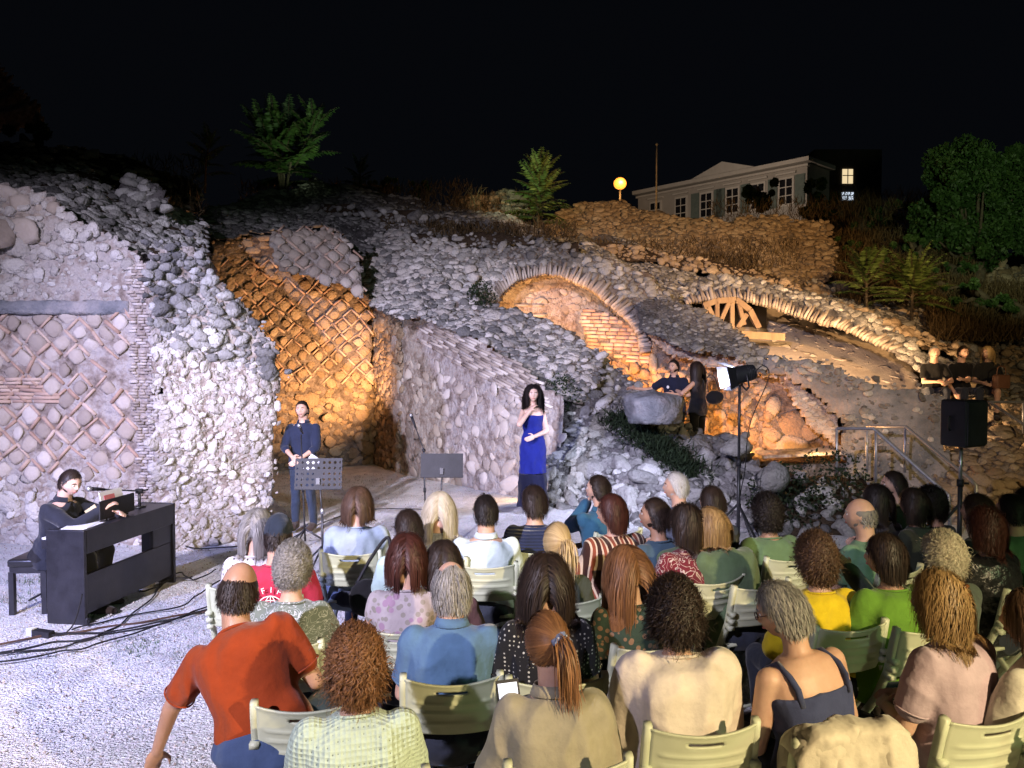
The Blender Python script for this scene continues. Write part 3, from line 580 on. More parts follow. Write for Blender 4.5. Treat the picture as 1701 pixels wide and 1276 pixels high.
slab('rubble_mound', 'dark grey loose rocks behind the right audience, below the stair rails', 'rubble mound',
     [(1240, 900), (1235, 780), (1265, 765), (1330, 790), (1400, 790), (1470, 790), (1540, 830), (1560, 900)],
     [(1240, 880, 10.2), (1540, 880, 10.0), (1330, 780, 11.6)], .8, .09, .2, 1, mats=('dark_soil', 'grey_stone', 'brick'), seed=32, rag=.08, styles=[dict(kind='rubble', size=.28, out=.75, sink=.2, dens=.6, tilt=.5, lod=2, rot=.9)])
mb = MB(); c = P(1283, 790, 10.1)
rocks(mb, np.array([c]), np.eye(3)[None], np.array([[.19, .17, .18]]), 2, 0, np.array([.45]), 14, .62)
tag(mb.build('boulder', M['grey_stone']), 'large smooth grey boulder right of the light stand', 'boulder')
mb = MB(); c = P(1222, 745, 11.2)
rocks(mb, np.array([c]), np.eye(3)[None], np.array([[.19, .15, .15]]), 2, 0, np.array([.6]), 10, .52)
tag(mb.build('boulder', M['grey_stone']), 'large angular pale boulder directly left of the light stand pole', 'boulder')
def drum():
    th = np.linspace(0, 2 * math.pi, 49)[:-1]; c = P(1093, 705, 11.2); V = []
    prof = [(.0, 0), (.40, 0), (.43, .04), (.46, .12), (.47, .2), (.48, .26), (.48, .32), (.46, .38), (.40, .41), (0, .475)]
    for r, z in prof:
        rr = r * (.92 + .12 * fbm(np.c_[np.cos(th) * 2.5, np.sin(th) * 2.5, th * 0 + z * 6], 3)) + .0001; z = z + .03 * vno(np.c_[np.cos(th) * 3, np.sin(th) * 3, th * 0], 8) * (z > .3)
        V.append(np.c_[c[0] + rr * np.cos(th), c[1] + .3 + rr * np.sin(th) * .9, c[2] + z + th * 0])
    k = 48; n = len(prof); mb = MB()
    mb.add(np.concatenate(V), [np.array([[i * k + j, i * k + (j + 1) % k, (i + 1) * k + (j + 1) % k, (i + 1) * k + j] for i in range(n - 1) for j in range(k)])])
    tag(mb.build('stone_basin', M['concrete']), 'round flat topped grey stone block in front of the embracing couple', 'stone block')
drum()
mb = MB(); c = P(1318, 752, 12.4); mb.box(c, (.62, .35, .02), Matrix.Rotation(R(-3), 3, 'Y')); tag(mb.build('path_slab', M['plaster'], smooth=False), kind='structure')
def steps():
    t = thing('stair_landing', 'grey metal platform and steps beneath the stair rails', 'stairs', P(1440, 800, 10.4) * [1, 1, 0])
    L = np.array(t.location); m = mat('galvanised_deck', ((.25, .26, .30), (.36, .37, .42)), .55, 20, .2, 80, .4, metal=.3)
    for i, (px, py, d, w) in enumerate(((1440, 778, 11.0, .38), (1475, 812, 10.4, .36), (1500, 850, 9.9, .36), (1525, 890, 9.4, .36))):
        b = MB(); q = P(px, py, d); b.box([0, 0, 0], (w, .17, .03)); b.build('tread', m, t, loc=q - L, smooth=False)
steps()
# ---------------------------------------------------------------- vegetation
M['bark'] = mat('bark', ((.05, .04, .03), (.12, .10, .07)), .9, 10, .8, 40, .1)
M['leaf'] = mat('ailanthus_leaf', ((.05, .09, .02), (.10, .16, .04), (.17, .24, .07)), .6, 5, tint=.8, spec=.35)
M['leaf_dark'] = mat('dark_leaf', ((.012, .035, .008), (.03, .07, .015), (.06, .11, .025)), .6, 5, tint=.8, spec=.3)
M['dry'] = mat('dry_grass', ((.03, .02, .01), (.08, .055, .028), (.15, .11, .06)), .95, 5, tint=.8, spec=.1)
def ailanthus(loc, h, nf, fl, label, spread=1.0, trunks=1, leaf='leaf', seed=0):
    r = np.random.default_rng(seed); L = np.array(loc, float)
    t = thing('ailanthus_tree', label, 'tree', L, 0, 'ailanthus saplings on the ruins')
    tb = MB(); cb = MB()
    for k in range(trunks):
        lean = r.normal(0, .10, 2) + (np.array([(k - (trunks - 1) / 2) * .35, 0]) if trunks > 1 else 0)
        hh = h * r.uniform(.75, 1)
        tb.tube([[0, 0, -.4], [lean[0] * .3, lean[1] * .3, hh * .4], [lean[0] * hh * .6, lean[1] * hh * .6, hh * .8]], [.04, .03, .015], 8)
        for i in range(nf):
            f = (i / nf) ** .8; a = i * 2.4 + r.uniform(-.3, .3)
            z0 = hh * (.10 + .70 * f); up = .25 + 1.0 * f + r.uniform(-.15, .15); l = fl * (1 - .35 * f) * r.uniform(.8, 1.1) * spread
            b0 = np.array([lean[0] * z0 * .7, lean[1] * z0 * .7, z0])
            pts = []; d = np.array([math.cos(a) * math.cos(up), math.sin(a) * math.cos(up), math.sin(up)]); p = b0.copy()
            n = 11
            for j in range(n):
                pts.append(p.copy()); p = p + d * l / n; d = nrm(d + np.array([0, 0, -.085]))
            pts = np.array(pts); cb.tube(pts, np.linspace(.012, .003, n), 4, 1, cap=False)
            tn = nrm(np.gradient(pts, axis=0)); sd = nrm(np.cross(tn, [0, 0, 1.])); dn = np.cross(sd, tn)
            Q = []
            for j in range(2, n):
                for sgn in (-1, 1):
                    for jj in (0, .5):
                        ll = l * .21 * math.sin(math.pi * (.2 + .75 * (j / n))) * r.uniform(.8, 1.1)
                        o = pts[j] - tn[j] * jj * l / n; di = nrm(sd[j] * sgn + tn[j] * .45 - np.array([0, 0, .35]) + r.normal(0, .08, 3)); w = nrm(tn[j] + dn[j] * r.normal(0, .3)) * ll * .15
                        Q.append([o, o + di * ll * .45 + w, o + di * ll, o + di * ll * .45 - w])
            cb.quads(Q, 0, r.uniform(.1, .9))
    tb.build('trunk', M['bark'], t); cb.build('crown', [M[leaf], M['bark']], t, smooth=False)
    return t
def at(px, py, d): return P(px, py, d)
ailanthus(at(470, 318, 19.2), 2.6, 26, 1.25, 'tallest dim green ailanthus on the ridge above the niche', 1.05, 4, 'leaf_dark', 1)
ailanthus(at(598, 330, 19.5), .95, 14, .8, 'low dim ailanthus sapling just right of the tallest one', 1, 1, 'leaf_dark', 2)
ailanthus(at(893, 380, 20.4), 1.9, 34, 1.2, 'brightly lit pale green ailanthus above the first arch', 1.0, 2, 'leaf', 3)
ailanthus(at(1440, 500, 18.4), 1.0, 26, 1.1, 'low ailanthus clump left of the shrubby slope on the right', 1.1, 1, 'leaf', 4)
ailanthus(at(1515, 510, 18.0), 1.0, 30, 1.25, 'low ailanthus with long drooping fronds below the big tree', 1.1, 1, 'leaf', 5)
ailanthus(at(340, 300, 25), 2.0, 16, 1.1, 'almost invisible black ailanthus silhouette on the left ridge', 1, 1, 'leaf_dark', 6)
def leaves(mb, C, n, rad, size, r, m=0, flat=1.0, vert=False):
    k = len(C); per = n // k
    for c, ra in zip(C, rad):
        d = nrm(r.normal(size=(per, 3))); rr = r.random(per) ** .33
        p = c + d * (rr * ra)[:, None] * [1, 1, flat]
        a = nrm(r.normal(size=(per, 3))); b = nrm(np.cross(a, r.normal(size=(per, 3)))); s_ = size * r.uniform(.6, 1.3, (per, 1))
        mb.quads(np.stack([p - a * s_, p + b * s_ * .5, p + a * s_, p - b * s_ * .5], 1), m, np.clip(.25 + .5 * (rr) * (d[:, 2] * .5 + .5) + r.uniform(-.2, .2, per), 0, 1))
def big_tree(px, py, d, rx, rz, label, n=26000, seed=1, nc=46, name='broadleaf_tree', cat='tree', size=.09):
    r = np.random.default_rng(seed); L = P(px, py, d); L[2] = hz(L[0], L[1]) - .2 if name == 'broadleaf_tree' else L[2]
    t = thing(name, label, cat, L); tb = MB(); cb = MB()
    top = P(px, py, d)[2] + 2 * rz - L[2]
    tb.tube([[0, 0, 0], [.1, 0, top * .3], [-.1, .1, top * .7]], [.22, .16, .05], 10)
    C = []; ra = []
    for i in range(nc):
        q = nrm(r.normal(size=3)) * r.random() ** .3 * (1 + .22 * vno(np.array([i * .37, 1.5, seed]), 1)); q[0] -= .25 * max(q[2], 0) * (1 if rx > 1.35 else 0); c = np.array([q[0] * rx, q[1] * rx * .8, top - rz + q[2] * rz]) ; C.append(c); ra.append(min(rx, rz) * r.uniform(.12, .34))
        if i % 4 == 0: tb.tube([[0, 0, top * .35], c * .5 + [0, 0, top * .1], c], [.07, .05, .015], 6)
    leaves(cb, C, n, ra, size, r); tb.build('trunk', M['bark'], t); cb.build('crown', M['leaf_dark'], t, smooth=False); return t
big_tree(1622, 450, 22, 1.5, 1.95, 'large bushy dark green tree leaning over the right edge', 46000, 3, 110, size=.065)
big_tree(1715, 430, 23, 1.3, 1.6, 'second dark green tree cut off by the right edge', 16000, 4, 30)
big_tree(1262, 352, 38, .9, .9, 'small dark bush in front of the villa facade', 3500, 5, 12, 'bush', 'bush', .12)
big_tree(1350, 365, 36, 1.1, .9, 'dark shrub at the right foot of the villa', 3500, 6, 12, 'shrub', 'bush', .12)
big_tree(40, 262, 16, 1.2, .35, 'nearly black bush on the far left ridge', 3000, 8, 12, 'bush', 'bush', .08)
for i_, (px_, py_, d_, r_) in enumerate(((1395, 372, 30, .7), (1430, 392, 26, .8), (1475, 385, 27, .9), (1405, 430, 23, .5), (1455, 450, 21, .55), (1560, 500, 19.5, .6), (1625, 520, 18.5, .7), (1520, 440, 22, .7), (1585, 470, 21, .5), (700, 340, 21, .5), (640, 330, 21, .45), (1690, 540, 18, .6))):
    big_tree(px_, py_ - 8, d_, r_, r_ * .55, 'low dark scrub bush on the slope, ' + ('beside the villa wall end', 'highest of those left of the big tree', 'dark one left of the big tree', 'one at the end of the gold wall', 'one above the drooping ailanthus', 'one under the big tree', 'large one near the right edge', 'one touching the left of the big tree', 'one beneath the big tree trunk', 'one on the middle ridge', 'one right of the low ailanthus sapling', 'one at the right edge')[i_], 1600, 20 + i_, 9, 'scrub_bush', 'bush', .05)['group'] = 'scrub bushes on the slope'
def dry():
    mb = MB(); r = np.random.default_rng(5)
    for (x0, x1, y0, y1, d0, d1, n, l) in ((1385, 1620, 380, 500, 24, 19, 5200, .3), (1540, 1720, 470, 560, 20, 17, 4200, .35), (1380, 1600, 320, 400, 34, 26, 2500, .5), (740, 900, 320, 400, 22, 20, 1500, .25), (780, 900, 395, 440, 18.5, 17, 700, .25), (640, 960, 366, 392, 17.4, 16.8, 1800, .16), (980, 1330, 392, 440, 18.4, 17.6, 1500, .18), (1150, 1260, 420, 470, 20, 19, 900, .25), (400, 800, 300, 345, 21, 19, 1500, .25), (0, 340, 255, 350, 17, 13.5, 1500, .22), (660, 760, 380, 410, 17.5, 17, 500, .2), (1180, 1500, 330, 370, 26, 25, 1200, .3)):
        f = r.random(n); px = x0 + (x1 - x0) * r.random(n); py = y0 + (y1 - y0) * f; d = d0 + (d1 - d0) * f
        B = np.array([P(a, b, c) for a, b, c in zip(px, py, d)])
        k = nrm(r.normal(0, .45, (n, 3)) + [0, 0, 1]); w = nrm(np.cross(k, r.normal(size=(n, 3)))) * .012; ll = l * r.uniform(.4, 1.2, (n, 1))
        B[:, 2] -= .1
        mb.quads(np.stack([B - w, B + w, B + k * ll + w * .3, B + k * ll - w * .3], 1), 0, r.random(n))
    tag(mb.build('dry_grass', M['dry'], smooth=False), kind='stuff', label='dry brown grass and scrub over the terraces', cat='grass')
    mb = MB()
    n = 3800; f = r.random(n); q = np.interp(f, [0, 1], [0, 1])
    px = 1025 + q * 130 + r.normal(0, 15, n); py = 695 + q * 95 + r.normal(0, 9, n); d = 12.35 - q * 1.35
    B = np.array([P(a, b, c) for a, b, c in zip(px, py, d)]); k = nrm(r.normal(0, .7, (n, 3)) + [0, -.3, 1]); w = nrm(np.cross(k, r.normal(size=(n, 3)))) * .01; ll = r.uniform(.05, .14, (n, 1))
    mb.quads(np.stack([B - w, B + w, B + k * ll + w * .3, B + k * ll - w * .3], 1), 0, r.random(n))
    for (cx, cy, dd, rr, n) in ((800, 492, 14.8, .3, 500), (930, 655, 12.7, .35, 500), (1300, 830, 10.3, .5, 900), (1380, 800, 10.6, .5, 700)):
        c = P(cx, cy, dd); leaves(mb, [c], n, [rr], .03, r)
    M['moss'] = mat('gully_green', ((.008, .016, .006), (.02, .035, .012)), .9, 6, tint=.6); tag(mb.build('undergrowth', M['moss'], smooth=False), kind='stuff', label='dark low greenery in the gully of the rubble', cat='greenery')
dry()
# ---------------------------------------------------------------- villa, far house, street lamp, pole
def villa():
    r0 = P(1340, 358, 45); l0 = P(1060, 345, 54); u = nrm((l0 - r0) * [1, 1, 0]); n = np.array([u[1], -u[0], 0]); n = n if n[1] < 0 else -n
    zt = P(1340, 262, 45)[2]; zb = r0[2] - 2.5; Lw = np.linalg.norm((l0 - r0)[:2])
    t = thing('villa', 'pale two storey villa with shuttered windows and a central pediment', 'building', (r0[0], r0[1], zb)); O = np.array([r0[0], r0[1], zb])
    Mx = np.array([u, n, [0, 0, 1]]).T; hh = zt - zb
    wl = mat('villa_stucco', ((.38, .36, .33), (.46, .43, .40)), .9, 1.2, .3, 20); tr = mat('villa_trim', ((.55, .52, .48), (.62, .6, .56)), .8, 3, .2)
    sh = mat('villa_shutter', ((.12, .16, .15), (.17, .21, .19)), .7, 5); gl = mat('dark_pane', ((.01, .01, .012), (.02, .02, .025)), .15, 3, spec=.6)
    def bx(b, a, z, w, h, d, off=0, m=0): b.box(u * a + n * (off) + np.array([0, 0, z]), (w, d, h), Mx, m)
    b = MB(); bx(b, Lw / 2, hh / 2 - .15, Lw / 2, hh / 2 - .15, 1.4, -1.4); b.build('wall', wl, t, smooth=False)
    b = MB(); bx(b, Lw / 2, hh - .12, Lw / 2 + .25, .12, 1.7, -1.4 + .05); bx(b, Lw / 2, hh - .42, Lw / 2 + .1, .06, .15, .0); b.build('cornice', tr, t, smooth=False)
    b = MB(); a0, a1 = Lw * .25, Lw * .66; am = (a0 + a1) / 2; ph = .8
    V = [u * a0 + [0, 0, hh], u * a1 + [0, 0, hh], u * am + [0, 0, hh + ph]]; V = np.array(V); V2 = V - n * 2.6; V = V + n * .1
    b.add(np.r_[V, V2], [np.array([[0, 1, 2], [5, 4, 3]]), np.array([[0, 3, 4, 1], [1, 4, 5, 2], [2, 5, 3, 0]])]); b.build('pediment', tr, t, smooth=False)
    for px, d_ in ((1303, 0), (1257, 1), (1215, 2), (1172, 3), (1130, 4), (1088, 5)):
        # solve position along facade from pixel column
        k = (px - CX) / F; a = (k * O[1] - O[0]) / (u[0] - k * u[1]); zc = hh - 1.75
        w_ = bx
        f = MB(); bx(f, a, zc, .5, .85, .05, .03); f_o = f.build('window', tr, t, smooth=False)
        g = MB()
        for sx in (-1, 1):
            for kz in (-1, 0, 1): bx(g, a + sx * .21, zc + kz * .5, .17, .22, .03, .075)
        g.build('pane', gl, f_o, smooth=False)
        f = MB(); bx(f, a, zc + 1.05, .62, .05, .12, .05); f.build('lintel', tr, f_o, smooth=False)
        if px in (1303, 1172, 1215):
            for sx in (-1, 1):
                f = MB(); bx(f, a + sx * .86, zc, .3, .88, .035, .05)
                for kz in range(12): bx(f, a + sx * .86, zc - .78 + kz * .14, .26, .03, .03, .075)
                f.build('shutter', sh, t, smooth=False)
villa()
lamp('villa_fill_spot', 'SPOT', (8.5, 38, 10.2), (13, 48, 12.4), 1500, (1, .76, .58), .3, 80, .7)  # added unseen spot, only there to brighten the villa facade
def far_house():
    c = P(1412, 320, 60); t = thing('far_house', 'unlit house with two glowing windows right of the villa', 'building', (c[0], c[1] + 3, c[2] - 3))
    b = MB(); b.box((0, 0, 2.4), (2.6, 2.6, 4.0)); b.build('wall', mat('dark_stucco', ((.05, .05, .045), (.07, .065, .06)), .9, 2), t, smooth=False)
    for (px, py, w, h, c_, s_) in ((1408, 293, .40, .55, (1, .78, .45), .9), (1408, 326, .45, .30, (.75, .85, 1), 1.1)):
        q = P(px, py, 60.35) - np.array(t.location); b = MB(); b.box(q, (w, .03, h)); wn = b.build('window', emis('lit_window', c_, s_), t, smooth=False)
        b = MB(); b.box(q - [0, .04, 0], (.03, .02, h)); b.box(q - [0, .04, -h * .1], (w, .02, .03)); b.build('muntin', blk, wn, smooth=False)
far_house()
def street_lamp():
    g = P(1030, 305, 33); z0 = hz(g[0], g[1]); t = thing('street_lamp', 'glowing orange street lamp left of the villa', 'street lamp', (g[0], g[1], z0)); h = g[2] - z0
    mt = mat('lamp_iron', ((.03, .03, .03), (.05, .05, .05)), .5, 5, spec=.5)
    b = MB(); b.tube([[0, 0, -.3], [0, 0, h * .5], [0, 0, h - .22]], [.07, .05, .04]); b.build('post', mt, t)
    b = MB(); b.ell((0, 0, h), (.27, .27, .25)); b.build('globe', emis('sodium_globe', (1, .30, .035), 2.6), t)
    b = MB(); b.loft([((0, 0, h + .13), .24, .24, (1, 0, 0), (0, 1, 0)), ((0, 0, h + .2), .1, .1, (1, 0, 0), (0, 1, 0)), ((0, 0, h + .24), .02, .02, (1, 0, 0), (0, 1, 0))]); b.build('cap', mt, t)
    lamp('street_lamp_light', 'POINT', (g[0], g[1] - .3, g[2]), (0, 0, 0), 260, (1, .45, .12), .15)
    g = P(1091, 240, 34); z0 = hz(g[0], g[1]) - .2; t = thing('flagpole', 'thin bare pale pole standing left of the villa', 'pole', (g[0], g[1], z0)); h = g[2] - z0
    b = MB(); b.tube([[0, 0, 0], [0, 0, h / 2], [0, 0, h]], [.05, .04, .03]); b.build('mast', M['concrete'], t); b = MB(); b.ell((0, 0, h), (.06, .06, .06)); b.build('finial', M['concrete'], t)
street_lamp()
def truss():
    w = mat('timber', ((.20, .13, .08), (.32, .23, .14)), .8, 8, .3, 40, stretch=(1, 1, .2))
    t = thing('timber_truss', 'timber centering truss propping the long right vault', 'truss', P(1215, 560, 15.2)); L = np.array(t.location)
    def bar(nm, a, b, r=.045):
        a = P(*a) - L; b = P(*b) - L; u = nrm(b - a); v = nrm(np.cross(u, [0, 1, 0])); ww = np.cross(u, v)
        q = MB(); q.box((a + b) / 2, (np.linalg.norm(b - a) / 2, r, r), np.array([u, v, ww]).T); q.build(nm, w, t, smooth=False)
    D = 15.4
    for x0, y0, x1, y1 in ((1172, 503, 1172, 530), (1191, 500, 1191, 538), (1216, 498, 1216, 545), (1174, 504, 1190, 538), (1212, 500, 1195, 538), (1226, 500, 1236, 540)): bar('strut', (x0, y0, D), (x1, y1, D), .04)
    for x0, y0, x1, y1 in ((1168, 508, 1190, 500), (1190, 500, 1222, 498), (1222, 498, 1245, 515), (1245, 515, 1260, 545)): bar('rib', (x0, y0, D), (x1, y1, D), .055)
    bar('brace', (1240, 522, D), (1225, 545, D)); bar('beam', (1230, 556, 15.3), (1302, 560, 15.3), .07)
truss()
# ---------------------------------------------------------------- people
def Rx(a): c, s = math.cos(a), math.sin(a); return np.array([[1, 0, 0], [0, c, -s], [0, s, c]])
def Ry(a): c, s = math.cos(a), math.sin(a); return np.array([[c, 0, s], [0, 1, 0], [-s, 0, c]])
def Rz(a): c, s = math.cos(a), math.sin(a); return np.array([[c, -s, 0], [s, c, 0], [0, 0, 1]])
def sm(x, a, b): t = np.clip((x - a) / (b - a), 0, 1); return t * t * (3 - 2 * t)
def gs(x, s): return np.exp(-(x / s) ** 2)
HR = np.array([.079, .098, .115])
def headfn(D, q):
    x, y, z = D.T; q = q.copy()
    j = sm(-z, .05, .9); q[:, 0] *= 1 - .30 * j * sm(y, -.5, .4); q[:, 1] += .012 * j * sm(y, 0, 1)
    q[:, 1] -= .018 * sm(-z, .2, .9) * sm(-y, 0, .8) * -1
    f = sm(y, .3, .8)
    q[:, 1] += f * (.022 * gs(x, .13) * gs(z + .16, .14) * 1.0 + .010 * gs(x, .10) * gs(z - .02, .2))      # nose
    q[:, 1] -= f * .010 * (gs(x - .33, .2) + gs(x + .33, .2)) * gs(z - .06, .13)                               # sockets
    q[:, 1] += f * .006 * gs(z - .27, .1)                                                                # brow
    q[:, 1] += f * (.007 * gs(x, .25) * gs(z + .46, .08) - .005 * gs(x, .3) * gs(z + .60, .07) + .010 * gs(x, .25) * gs(z + .80, .13))
    q[:, 0] += np.sign(x) * .004 * sm(y, 0, .5) * gs(z + .15, .25)
    return q
def capsule(mb, a, b, ra, rb, k=12, n=4):
    a = np.asarray(a, float); b = np.asarray(b, float); f = np.linspace(0, 1, n)[:, None]
    mb.tube(a + (b - a) * f, ra + (rb - ra) * f[:, 0], k); mb.ell(a, (ra * 1.0,) * 3, nu=12, nv=8); mb.ell(b, (rb * 1.0,) * 3, nu=12, nv=8)
def ik(a, t, l1, l2, pole):
    a = np.asarray(a, float); t = np.asarray(t, float); d = t - a; L = np.linalg.norm(d); L2 = min(L, (l1 + l2) * .995); u = d / L
    x = (l1 * l1 - l2 * l2 + L2 * L2) / (2 * L2); h = math.sqrt(max(l1 * l1 - x * x, 1e-6)); p = np.asarray(pole, float); p = nrm(p - (p @ u) * u)
    return a + u * x + p * h, a + u * L2
def hand(mb, wr, f, nn, sd, s=1.0, curl=.5, r=.0085, side=1):
    """wr wrist, f forward dir, nn palm normal (inner), sd thumb side dir"""
    f = nrm(f); sd = nrm(sd - (sd @ f) * f); nn = np.cross(f, sd) * (1 if np.dot(np.cross(f, sd), nn) > 0 else -1)
    M3 = np.stack([sd, f, nn], 1)
    mb.ell(wr + f * .045 * s, (.038 * s, .052 * s, .015 * s), M3)
    for i, (o, l) in enumerate(((.028, .072), (.010, .08), (-.009, .075), (-.027, .06))):
        p = wr + (f * .082 + sd * o) * s; d = f.copy(); pts = [p - f * .02]
        for k in range(3):
            c_ = curl * (.6 + .3 * k); d = nrm(d * math.cos(c_) + nn * math.sin(c_)); p = p + d * l * s * (.42, .33, .25)[k]; pts.append(p)
        mb.tube(pts, [r * 1.1, r, r * .95, r * .8], 8); mb.ell(pts[-1], (r * .8,) * 3, nu=8, nv=6)
    p = wr + (f * .02 + sd * .03) * s; d = nrm(f * .6 + sd * .8 + nn * .25)
    pts = [p, p + d * .035 * s, p + d * .035 * s + nrm(f + sd * .2 + nn * .3) * .032 * s]
    mb.tube(pts, [r * 1.5, r * 1.15, r * .9], 8); mb.ell(pts[-1], (r * .9,) * 3, nu=8, nv=6)
def organic(mb, name, m, parent, vox, sm_it=3, fold=0, fsc=.12):
    o = mb.build(name, m, parent)
    r = o.modifiers.new('remesh', 'REMESH'); r.mode = 'VOXEL'; r.voxel_size = vox; r.use_smooth_shade = True
    s = o.modifiers.new('smooth', 'SMOOTH'); s.factor = .5; s.iterations = sm_it
    if fold:
        k = 'folds%d' % int(fsc * 1000)
        t = bpy.data.textures.get(k) or bpy.data.textures.new(k, 'MUSGRAVE'); t.musgrave_type = 'RIDGED_MULTIFRACTAL'; t.noise_scale = fsc * 2.2; t.octaves = 1.5; t.noise_intensity = .6
        d = o.modifiers.new('folds', 'DISPLACE'); d.texture = t; d.texture_coords = 'GLOBAL'; d.strength = fold; d.mid_level = .6
        s2 = o.modifiers.new('relax', 'SMOOTH'); s2.factor = .5; s2.iterations = 1
    return o
_cm = {}
def skin(tone=0):
    k = ('skin', tone)
    if k not in _cm:
        a, b = (((.46, .27, .19), (.60, .38, .28)), ((.33, .18, .115), (.44, .26, .175)), ((.55, .35, .27), (.68, .47, .37)))[tone]
        _cm[k] = mat('skin', (a, b), .5, 5, .15, 90, .4, sss=.08, bdist=.003)
    return _cm[k]
def cloth(col, kind='plain', c2=None, c3=None, sc=30, rough=.85):
    k = (col, kind, c2, c3, sc)
    if k in _cm: return _cm[k]
    c = np.array(col); m = mat('cloth_' + kind, (tuple(c * .82), tuple(np.minimum(c * 1.08, .9))), rough, 7, .5, 14, .15, sheen=.15, bdist=.02)
    nt = m.node_tree; N = nt.nodes; L = nt.links; b = N['Principled BSDF']; cr = [x for x in N if x.type == 'VALTORGB'][0]; tc = [x for x in N if x.type == 'TEX_COORD'][0]
    bp = [x for x in N if x.type == 'BUMP'][0]
    def mix(fac, colr):
        mx = N.new('ShaderNodeMix'); mx.data_type = 'RGBA'; L.new(fac, mx.inputs[0]); L.new(b.inputs['Base Color'].links[0].from_socket, mx.inputs[6]); mx.inputs[7].default_value = (*colr, 1); L.new(mx.outputs[2], b.inputs['Base Color'])
    def thr(src, lo, hi, inv=False):
        mr = N.new('ShaderNodeMapRange'); mr.inputs[1].default_value = lo; mr.inputs[2].default_value = hi; mr.inputs[3].default_value = 1 if inv else 0; mr.inputs[4].default_value = 0 if inv else 1; L.new(src, mr.inputs[0]); return mr.outputs[0]
    rn = N.new('ShaderNodeTexNoise'); rn.noise_type = 'RIDGED_MULTIFRACTAL'; rn.inputs['Scale'].default_value = 2.6; rn.inputs['Detail'].default_value = 1.5; rn.inputs['Distortion'].default_value = .8
    mpp = N.new('ShaderNodeMapping'); mpp.inputs['Rotation'].default_value = (.5, .3, .8); mpp.inputs['Scale'].default_value = (1.7, 1.7, .9); L.new(tc.outputs['Object'], mpp.inputs[0]); L.new(mpp.outputs[0], rn.inputs['Vector'])
    b3 = N.new('ShaderNodeBump'); b3.inputs['Strength'].default_value = 1; b3.inputs['Distance'].default_value = .08; L.new(rn.outputs['Fac'], b3.inputs['Height']); L.new(bp.outputs[0], b3.inputs['Normal']); L.new(b3.outputs[0], b.inputs['Normal']); bp = b3
    if kind in ('dots', 'floral', 'lace'):
        vo = N.new('ShaderNodeTexVoronoi'); vo.inputs['Scale'].default_value = sc; vo.inputs['Randomness'].default_value = .15 if kind == 'dots' else 1; L.new(tc.outputs['Object'], vo.inputs['Vector'])
        mix(thr(vo.outputs['Distance'], .22 if kind == 'dots' else .33, .28 if kind == 'dots' else .38, True), c2)
        if c3:
            v2 = N.new('ShaderNodeTexVoronoi'); v2.inputs['Scale'].default_value = sc * .55; L.new(tc.outputs['Object'], v2.inputs['Vector']); mix(thr(v2.outputs['Distance'], .25, .3, True), c3)
    if kind == 'scribble':
        nz = N.new('ShaderNodeTexNoise'); nz.inputs['Scale'].default_value = sc; nz.inputs['Detail'].default_value = 1; nz.inputs['Distortion'].default_value = 2; L.new(tc.outputs['Object'], nz.inputs['Vector'])
        ma = N.new('ShaderNodeMath'); ma.operation = 'SUBTRACT'; ma.inputs[1].default_value = .5; L.new(nz.outputs['Fac'], ma.inputs[0]); mb2 = N.new('ShaderNodeMath'); mb2.operation = 'ABSOLUTE'; L.new(ma.outputs[0], mb2.inputs[0]); mix(thr(mb2.outputs[0], .02, .035, True), c2)
    if kind == 'stripe':
        for i, (s_, cc) in enumerate(((sc, c2), (sc * .5, c3))):
            wv = N.new('ShaderNodeTexWave'); wv.inputs['Scale'].default_value = s_; wv.bands_direction = 'X'; wv.inputs['Distortion'].default_value = .5; L.new(tc.outputs['Object'], wv.inputs['Vector']); mix(thr(wv.outputs['Fac'], .62, .7), cc)
    if kind == 'knit':
        vo = N.new('ShaderNodeTexVoronoi'); vo.inputs['Scale'].default_value = sc; vo.inputs['Randomness'].default_value = .1; L.new(tc.outputs['Object'], vo.inputs['Vector'])
        mix(thr(vo.outputs['Distance'], .14, .2, True), tuple(c * .45))
        b2 = N.new('ShaderNodeBump'); b2.inputs['Strength'].default_value = .8; b2.inputs['Distance'].default_value = .012; L.new(vo.outputs['Distance'], b2.inputs['Height']); L.new(bp.outputs[0], b2.inputs['Normal']); L.new(b2.outputs[0], b.inputs['Normal'])
    if kind in ('rib', 'quilt'):
        wv = N.new('ShaderNodeTexWave'); wv.inputs['Scale'].default_value = sc; wv.bands_direction = 'X' if kind == 'rib' else 'Z'; L.new(tc.outputs['Object'], wv.inputs['Vector'])
        b2 = N.new('ShaderNodeBump'); b2.inputs['Strength'].default_value = .8; b2.inputs['Distance'].default_value = .015; L.new(wv.outputs['Fac'], b2.inputs['Height']); L.new(bp.outputs[0], b2.inputs['Normal']); L.new(b2.outputs[0], b.inputs['Normal'])
    _cm[k] = m; return m
HC = dict(black=((.006, .005, .005), (.03, .022, .02)), dark=((.010, .007, .006), (.045, .028, .021)), brown=((.035, .02, .012), (.14, .08, .05)), auburn=((.06, .026, .012), (.30, .14, .06)),
          red=((.022, .007, .006), (.085, .028, .02)), blond=((.28, .18, .07), (.66, .50, .26)), pale=((.36, .30, .20), (.72, .66, .52)), grey=((.10, .095, .09), (.42, .40, .37)), white=((.35, .34, .33), (.75, .74, .72)), honey=((.12, .065, .028), (.42, .27, .12)))
def hairmat(c):
    k = ('hair', c)
    if k not in _cm:
        a, b = HC[c]; a = np.array(a); b = np.array(b); _cm[k] = mat('hair_' + c, (tuple(a), tuple((a + b) / 2), tuple(b)), .5, 9, tint=.8, spec=.3)
    return _cm[k]
